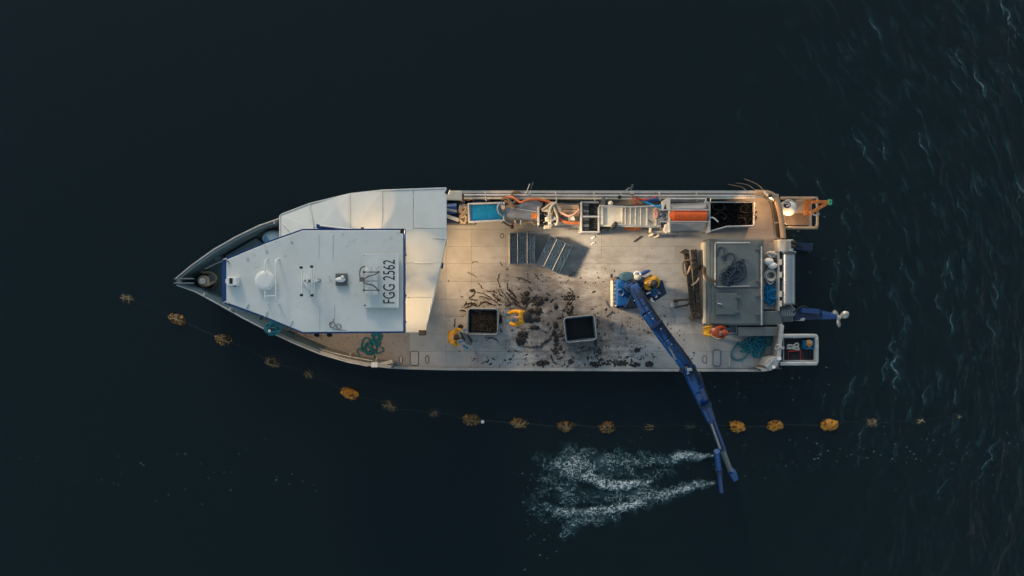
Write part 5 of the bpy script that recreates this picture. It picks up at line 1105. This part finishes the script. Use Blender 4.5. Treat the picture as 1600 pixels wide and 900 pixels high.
DEP = {0: -.02, 1: -.07, 2: -.145, 3: -.2, 4: -.24}
line = []
for i, (x, y, k, lab) in enumerate(FL):
    rg = random.Random(100 + i); p = P(x, y, -DECK + .05); p.z = DEP[k]
    ang = R(-22 if x < 640 else rg.uniform(-6, 6)); m_ = Matrix.Rotation(ang, 3, 'Z')
    t = bpy.data.objects.new('net_float', None); COL.objects.link(t); t.location = (p.x, p.y, p.z); WPOS[t.name] = p.copy(); tag(t, lab, 'float', 'floats on the mussel line')
    rx, ry, rz = rg.uniform(.33, .38), rg.uniform(.2, .24), rg.uniform(.19, .22)
    if k >= 3: rx *= .75; ry *= .85
    bm = bmesh.new(); bmesh.ops.create_icosphere(bm, subdivisions=3, radius=1)
    vs = []
    for v in bm.verts:
        n_ = 1 + .26 * mnoise.noise(v.co * 2.0 + Vector((i * 7, 0, 0))) + .2 * mnoise.noise(v.co * 6 + Vector((i * 3, 5, 0)))
        vs.append(p + m_ @ Vector((v.co.x * rx * n_, v.co.y * ry * n_, v.co.z * rz * n_)))
    b = MB(); b.add(vs, [[w.index for w in f.verts] for f in bm.faces], True); bm.free(); b.build('float_body', (F_B, F_M, F_D, F_D, F_D)[k], t, origin=p)
    for mat_, cnt in ((G_D, 46 if k else 44), (G_O if k < 2 else G_P, 40 if k < 2 else 14)):
        b = MB()
        for w in range(cnt):
            th, ph = rg.uniform(.1, 1.55), rg.uniform(0, 6.28)
            if mat_ is not G_D and mnoise.noise(Vector((math.cos(ph) * 2 + i, math.sin(ph) * 2, th))) < -.05: continue
            c_ = p + m_ @ Vector((rx * math.sin(th) * math.cos(ph), ry * math.sin(th) * math.sin(ph), rz * math.cos(th))) * rg.uniform(.98, 1.16)
            b.dome(c_ - Vector((0, 0, .02)), rg.uniform(.02, .06), rg.uniform(.01, .025), rg.uniform(.02, .05), 5, rg.random() * 6, .8, rg)
        if b.v: o = b.build('growth', mat_, t); o['kind'] = 'stuff'
    b = MB()
    for q in range(5 if k < 3 else 4):
        a0 = rg.uniform(0, 3.14); tl = rg.uniform(-.6, .6); off = rg.uniform(-.45, .45); pts_ = []
        for w in range(10):
            u = -1.1 + 2.2 * w / 9; dx, dy = math.cos(a0) * u - math.sin(a0) * (off + tl * u * u * .5), math.sin(a0) * u + math.cos(a0) * (off + tl * u * u * .5)
            dx += .09 * mnoise.noise(Vector((u * 3, q, i))); dy += .09 * mnoise.noise(Vector((u * 3, q + 5, i))); h2 = 1 - dx * dx - dy * dy
            if h2 > .02: pts_.append(p + m_ @ Vector((dx * rx, dy * ry, rz * math.sqrt(h2) * 1.1 + .015)))
        if len(pts_) > 2: b.tube(pts_, rg.uniform(.009, .02), 5, smooth=2)
    if b.v: o = b.build('net_strands', (G_O, G_P, G_P, G_P, G_P)[k], t); o['kind'] = 'stuff'
    line.append(p + m_ @ Vector((-rx, 0, -.02))); line.append(p + m_ @ Vector((rx, 0, -.02)))
pts = []
for i in range(len(line)):
    pts.append(line[i])
    if i % 2 and i < len(line) - 1:
        k0, k1 = FL[i // 2][2], FL[i // 2 + 1][2]; mid = (line[i] + line[i + 1]) / 2; mid.z = -.03 if k0 < 2 and k1 < 2 else -.4; pts.append(mid)
b = MB(); b.tube(pts, .022, 6, smooth=4); tag(b.build('float_line', R_BROWN), 'long rope joining the net floats on the water below the boat', 'rope')
b = MB(); b.box(P(754, 659, -.95), (.12, .12, .06), 20); tag(b.build('line_tag', WHITE), 'small white tag on the line beside dark brown float', 'tag')

# ------------------------------------------------------------------ foam, streaks and flecks on the water
def vnoise(x, y, seed):
    r = np.random.RandomState(seed); G = r.rand(256, 256); xi = np.floor(x).astype(int); yi = np.floor(y).astype(int); fx = x - xi; fy = y - yi
    fx = fx * fx * (3 - 2 * fx); fy = fy * fy * (3 - 2 * fy); g = lambda a, c: G[a % 256, c % 256]
    return (g(xi, yi) * (1 - fx) + g(xi + 1, yi) * fx) * (1 - fy) + (g(xi, yi + 1) * (1 - fx) + g(xi + 1, yi + 1) * fx) * fy
def fbm(x, y, seed, o=4): return sum(vnoise(x * 2 ** k, y * 2 ** k, seed + k) * .5 ** k for k in range(o)) / (2 - .5 ** (o - 1))
def cells(x, y, seed):
    r = np.random.RandomState(seed); GX = r.rand(128, 128); GY = r.rand(128, 128); xi = np.floor(x).astype(int); yi = np.floor(y).astype(int); d1 = np.full(x.shape, 9.); d2 = np.full(x.shape, 9.)
    for dx in (-1, 0, 1):
        for dy in (-1, 0, 1):
            a, c = xi + dx, yi + dy; d = np.hypot(a + GX[a % 128, c % 128] - x, c + GY[a % 128, c % 128] - y); m_ = d < d1; d2 = np.where(m_, d1, np.minimum(d2, d)); d1 = np.where(m_, d, d1)
    return d2 - d1
FVERT = []; FFACE = []; FALPHA = []
def foam_density(X, Y):
    def pl(pts):
        best = np.zeros(X.shape)
        for (x0, y0, w0, a0), (x1, y1, w1, a1) in zip(pts, pts[1:]):
            dx, dy = x1 - x0, y1 - y0; t = np.clip(((X - x0) * dx + (Y - y0) * dy) / (dx * dx + dy * dy), 0, 1); d = np.hypot(X - x0 - t * dx, Y - y0 - t * dy)
            best = np.maximum(best, (a0 + (a1 - a0) * t) * np.exp(-(d / (w0 + (w1 - w0) * t)) ** 2))
        return best
    env = pl([(1114, 712, 3, .7), (1092, 712, 6, 1.1), (1060, 712, 9, 1.05), (1045, 720, 8, .7), (990, 718, 14, .5), (930, 724, 24, .7), (895, 726, 24, 1.0), (868, 730, 18, .7)])
    env = np.maximum(env, pl([(1016, 752, 3, 1.1), (985, 757, 8, 1.35), (950, 758, 10, 1.25), (925, 745, 12, 1.0), (895, 735, 14, .9)]))
    env = np.maximum(env, pl([(1116, 754, 4, .8), (1085, 758, 8, 1.15), (1055, 768, 8, 1.0), (1020, 776, 11, .85), (985, 790, 8, 1.3), (950, 797, 8, 1.3), (910, 800, 8, 1.1), (875, 800, 10, .9), (850, 790, 14, .5)]))
    env = np.maximum(env, pl([(1012, 755, 10, .8), (990, 778, 18, .8), (1035, 770, 12, .75)])); env = np.maximum(env, pl([(985, 772, 12, .62), (930, 775, 18, .5), (880, 770, 24, .55)])); env = np.maximum(env, pl([(1050, 738, 8, .3), (990, 738, 14, .45), (940, 738, 16, .6)])); env = np.maximum(env, pl([(960, 810, 9, .55), (900, 813, 14, .6), (880, 836, 9, .5)])); env = np.maximum(env, pl([(845, 720, 12, .4), (862, 770, 22, .3), (840, 800, 20, .4)]))
    qx = X + 9 * (fbm(X / 16, Y / 16, 5) - .5) + 5 * (fbm(X / 5, Y / 5, 50) - .5); qy = Y + 9 * (fbm(X / 16 + 40, Y / 16, 9) - .5) + 5 * (fbm(X / 5 + 9, Y / 5, 53) - .5)
    def ridge(x_, y_, seed, w): return np.clip(1 - np.abs(2 * fbm(x_, y_, seed, 3) - 1) / w, 0, 1)
    lace = np.clip(1 - cells(qx / 8.5, qy / 7.0, 3) / .13, 0, 1); lace2 = np.clip(1 - cells(qx / 4.2 + 5, qy / 3.7, 8) / .2, 0, 1); rd = ridge(qx / 12, qy / 9, 61, .13); rd2 = ridge(qx / 6, qy / 5, 66, .16)
    cl = fbm(X / 6, Y / 6, 21, 5); gate = np.clip((fbm(X / 13, Y / 11, 31, 3) + .26 * env - .44) / .16, 0, 1); fine = np.clip((fbm(X / 2.6, Y / 2.6, 90, 3) - .3) / .3, 0, 1)
    e = np.clip(env, 0, 1); fil = np.maximum(np.maximum(lace, .85 * lace2 * np.clip(e * 1.6 - .5, 0, 1)), np.maximum(.9 * rd, .75 * rd2))
    den = e ** .8 * (.12 + .88 * gate) * (.35 + .65 * fine) * fil + np.clip(env - .72, 0, 1) * 2.0 * np.clip(cl - .34, 0, 1) * (.45 + .55 * fil)
    spk = np.clip((vnoise(X / 1.4, Y / 1.4, 77) - .86) / .07, 0, 1) * np.clip(env * 2.2, 0, 1)
    den = np.clip(np.maximum(den * 1.35 - .05, spk * .5 * gate), 0, 1); glow = np.clip(env - .3, 0, 1) * .6 * np.clip(cl * 1.6 - .2, 0, 1)
    return den, glow, env, cl
def foam_sheet():
    x = np.arange(806, 1122, .5); y = np.arange(686, 850, .5); X, Y = np.meshgrid(x, y)
    den, glow, env, cl = foam_density(X, Y)
    al = np.clip(np.maximum(den, glow), 0, 1); k = (D + DECK) / D; idx = -np.ones(X.shape, int); ny, nx = X.shape
    keep = al > .015; cell_keep = keep[:-1, :-1] | keep[1:, :-1] | keep[:-1, 1:] | keep[1:, 1:]
    need = np.zeros(X.shape, bool); need[:-1, :-1] |= cell_keep; need[1:, :-1] |= cell_keep; need[:-1, 1:] |= cell_keep; need[1:, 1:] |= cell_keep
    idx[need] = np.arange(need.sum()); wxx = (X - 800) * S * k; wyy = (450 - Y) * S * k; z = .006 + .05 * den + .05 * np.clip(env, 0, 1) * cl
    base = len(FVERT); FVERT.extend(zip(wxx[need].tolist(), wyy[need].tolist(), z[need].tolist())); FALPHA.extend(al[need].tolist())
    jj, ii = np.nonzero(cell_keep)
    for j, i in zip(jj.tolist(), ii.tolist()): FFACE.append((base + int(idx[j, i]), base + int(idx[j + 1, i]), base + int(idx[j + 1, i + 1]), base + int(idx[j, i + 1])))
def foam_obj(name):
    global FVERT, FFACE, FALPHA
    me = bpy.data.meshes.new(name); me.from_pydata(FVERT, [], FFACE); at = me.attributes.new('foam_amount', 'FLOAT', 'POINT'); at.data.foreach_set('value', FALPHA); me.materials.append(FOAM)
    me.polygons.foreach_set('use_smooth', [True] * len(FFACE)); o = bpy.data.objects.new(name, me); COL.objects.link(o); FVERT = []; FFACE = []; FALPHA = []; return tag(o, kind='stuff')
FOAM = bpy.data.materials.new('foam'); FOAM.use_nodes = True; nt = FOAM.node_tree; L = nt.links  # also carries the pale sky sheen painted by the wave ribbons
for n in list(nt.nodes): nt.nodes.remove(n)
out = nt.nodes.new('ShaderNodeOutputMaterial'); at = nt.nodes.new('ShaderNodeAttribute'); at.attribute_name = 'foam_amount'
cr_ = nt.nodes.new('ShaderNodeValToRGB'); cr_.color_ramp.elements[0].color = (.07, .25, .29, 1); cr_.color_ramp.elements[1].color = (.62, .70, .72, 1); cr_.color_ramp.elements[1].position = .8; L.new(at.outputs['Fac'], cr_.inputs[0])
df = nt.nodes.new('ShaderNodeBsdfDiffuse'); L.new(cr_.outputs[0], df.inputs['Color']); tr = nt.nodes.new('ShaderNodeBsdfTransparent'); mx = nt.nodes.new('ShaderNodeMixShader')
L.new(at.outputs['Fac'], mx.inputs[0]); L.new(tr.outputs[0], mx.inputs[1]); L.new(df.outputs[0], mx.inputs[2]); L.new(mx.outputs[0], out.inputs['Surface'])
foam_sheet(); foam_obj('wake_foam')
rg = random.Random(55)
def WP(x, y, z=.012): p = P(x, y, -DECK); p.z = z; return p
def ribbon(px, w, a):
    pts = [WP(*p) for p in px]; n = len(pts); base = len(FVERT)
    for i, p in enumerate(pts):
        d = (pts[min(i + 1, n - 1)] - pts[max(i - 1, 0)]).normalized(); s_ = Vector((-d.y, d.x, 0)); f = math.sin(math.pi * i / (n - 1)); ww = w * S * (.4 + .6 * f) * rg.uniform(.6, 1.4)
        for q, al in ((-1, 0), (0, a * f * rg.uniform(.25, 1.2)), (1, 0)): v = p + s_ * ww * q + Vector((0, 0, .012 if q == 0 else 0)); FVERT.append(tuple(v)); FALPHA.append(max(0, min(1, al)))
    for i in range(n - 1):
        a_ = base + 3 * i; FFACE.append((a_, a_ + 1, a_ + 4, a_ + 3)); FFACE.append((a_ + 1, a_ + 2, a_ + 5, a_ + 4))
def crest(x, y, ln, lean, a, w=1.3):
    n = max(5, int(ln / 3)); px = []; dx = 0
    for i in range(n + 1):
        dx += rg.gauss(0, .9); px.append((x + lean * ln * (i / n - .5) + dx + ln * .05 * math.sin(i * .7), y + ln * (i / n - .5)))
    ribbon(px, w, a); ribbon([(p[0] + 3, p[1]) for p in px], 5 * w, a * .16)  # second, wider ribbon paints a faint sky sheen beside the crest
    for i in range(int(ln / 9)):
        p = rg.choice(px); q = [(p[0], p[1]), (p[0] + rg.uniform(-3, 6), p[1] + rg.uniform(2, 6)), (p[0] + rg.uniform(-3, 8), p[1] + rg.uniform(5, 12))]; ribbon(q, w * .8, a * .7)
for i in range(300):
    x = 1000 + 640 * rg.random() ** .62; y = rg.uniform(-20, 920)
    if x < 1300 and 285 < y < 590: continue
    lean = .55 - .85 * max(0, min(1, (y - 100) / 700)) + rg.gauss(0, .12)
    f = 1.8 * max(0, min(1, (x - 1050) / 350)) * (1 if y < 720 else .35); crest(x, y, rg.uniform(12, 55), lean, (.03 + .22 * rg.random() ** 2.5) * f, rg.uniform(.7, 1.5))
for x, y, ln, lean, a, w in ((1346, 235, 78, .6, .4, 1.2), (1395, 570, 95, .05, .5, 2.4), (1366, 45, 55, .5, .4, 1.6), (1575, 20, 70, .4, .5, 1.8), (1530, 130, 60, .4, .45, 1.6), (1440, 225, 40, .4, .4, 1.5), (1327, 610, 60, -.3, .35, 1.8), (1560, 460, 70, .2, .3, 1.6), (1590, 290, 50, .3, .45, 1.8),
        (1545, 720, 80, -.4, .4, 1.4), (1470, 765, 40, -.5, .28, 1.4), (1330, 410, 60, 0.05, .3, 1.4), (1480, 420, 50, .1, .35, 1.6), (1278, 290, 35, .4, .35, 1.2), (1600 - 12, 600, 60, -.2, .25, 2), (1300, 460, 40, .1, .3, 1.2), (1420, 440, 60, .3, .25, 1.6), (1548, 515, 60, .2, .28, 1.6), (1236, 275, 40, .5, .3, 1.2), (1320, 345, 50, .25, .3, 1.2)): crest(x, y, ln, lean, a, w)
for i in range(900):
    x = 1040 + 600 * rg.random() ** .7; y = rg.uniform(-20, 920)
    if x < 1300 and 285 < y < 590: continue
    lean = .55 - .85 * max(0, min(1, (y - 100) / 700)) + rg.gauss(0, .15); ln = rg.uniform(10, 46); f = 1.05 * max(0, min(1, (x - 1080) / 350)) * (1 if y < 720 else .5); n = 7; ph = rg.random() * 6
    ribbon([(x + lean * ln * (q / n - .5) + 1.6 * math.sin(q + ph), y + ln * (q / n - .5)) for q in range(n + 1)], rg.uniform(1.5, 5), rg.uniform(.03, .11) * f)  # soft wide ribbons: sky sheen on ripples, painted as pale colour
def flecks(n, fx, fy, a0, a1, r0=.008, r1=.032):
    for i in range(n):
        x, y = fx(), fy(); r = r0 + (r1 - r0) * rg.random() ** 2; c_ = WP(x, y, .016); base = len(FVERT); a = rg.uniform(a0, a1); th = rg.random() * 6
        FVERT.append(tuple(c_)); FALPHA.append(a)
        for k in range(6): FVERT.append((c_.x + r * 1.9 * math.cos(k * 1.05 + th), c_.y + r * rg.uniform(.7, 1.3) * math.sin(k * 1.05 + th), c_.z - .01)); FALPHA.append(a * .5)
        for k in range(6): FFACE.append((base, base + 1 + k, base + 1 + (k + 1) % 6))
flecks(90, lambda: rg.gauss(300, 150), lambda: rg.gauss(745, 28), .1, .4); flecks(70, lambda: rg.uniform(20, 700), lambda: rg.gauss(735, 22), .06, .25)
flecks(170, lambda: rg.uniform(1220, 1600), lambda: rg.gauss(705, 20), .12, .5); flecks(60, lambda: rg.uniform(1200, 1300), lambda: rg.gauss(590, 40), .12, .5); flecks(80, lambda: rg.uniform(1240, 1330), lambda: rg.uniform(300, 480), .1, .45)
flecks(40, lambda: rg.gauss(1165, 30), lambda: rg.gauss(610, 20), .1, .5); flecks(60, lambda: rg.gauss(1180, 50), lambda: rg.gauss(735, 20), .1, .35); flecks(30, lambda: rg.gauss(870, 60), lambda: rg.gauss(640, 10), .1, .3); flecks(60, lambda: rg.gauss(1000, 120), lambda: rg.gauss(690, 8), .06, .3)
flecks(150, lambda: rg.gauss(850, 28), lambda: rg.gauss(780, 34), .1, .45, r1=.035); flecks(24, lambda: rg.uniform(450, 1100), lambda: rg.gauss(270, 20), .06, .3)
foam_obj('crest_foam_and_sheen')
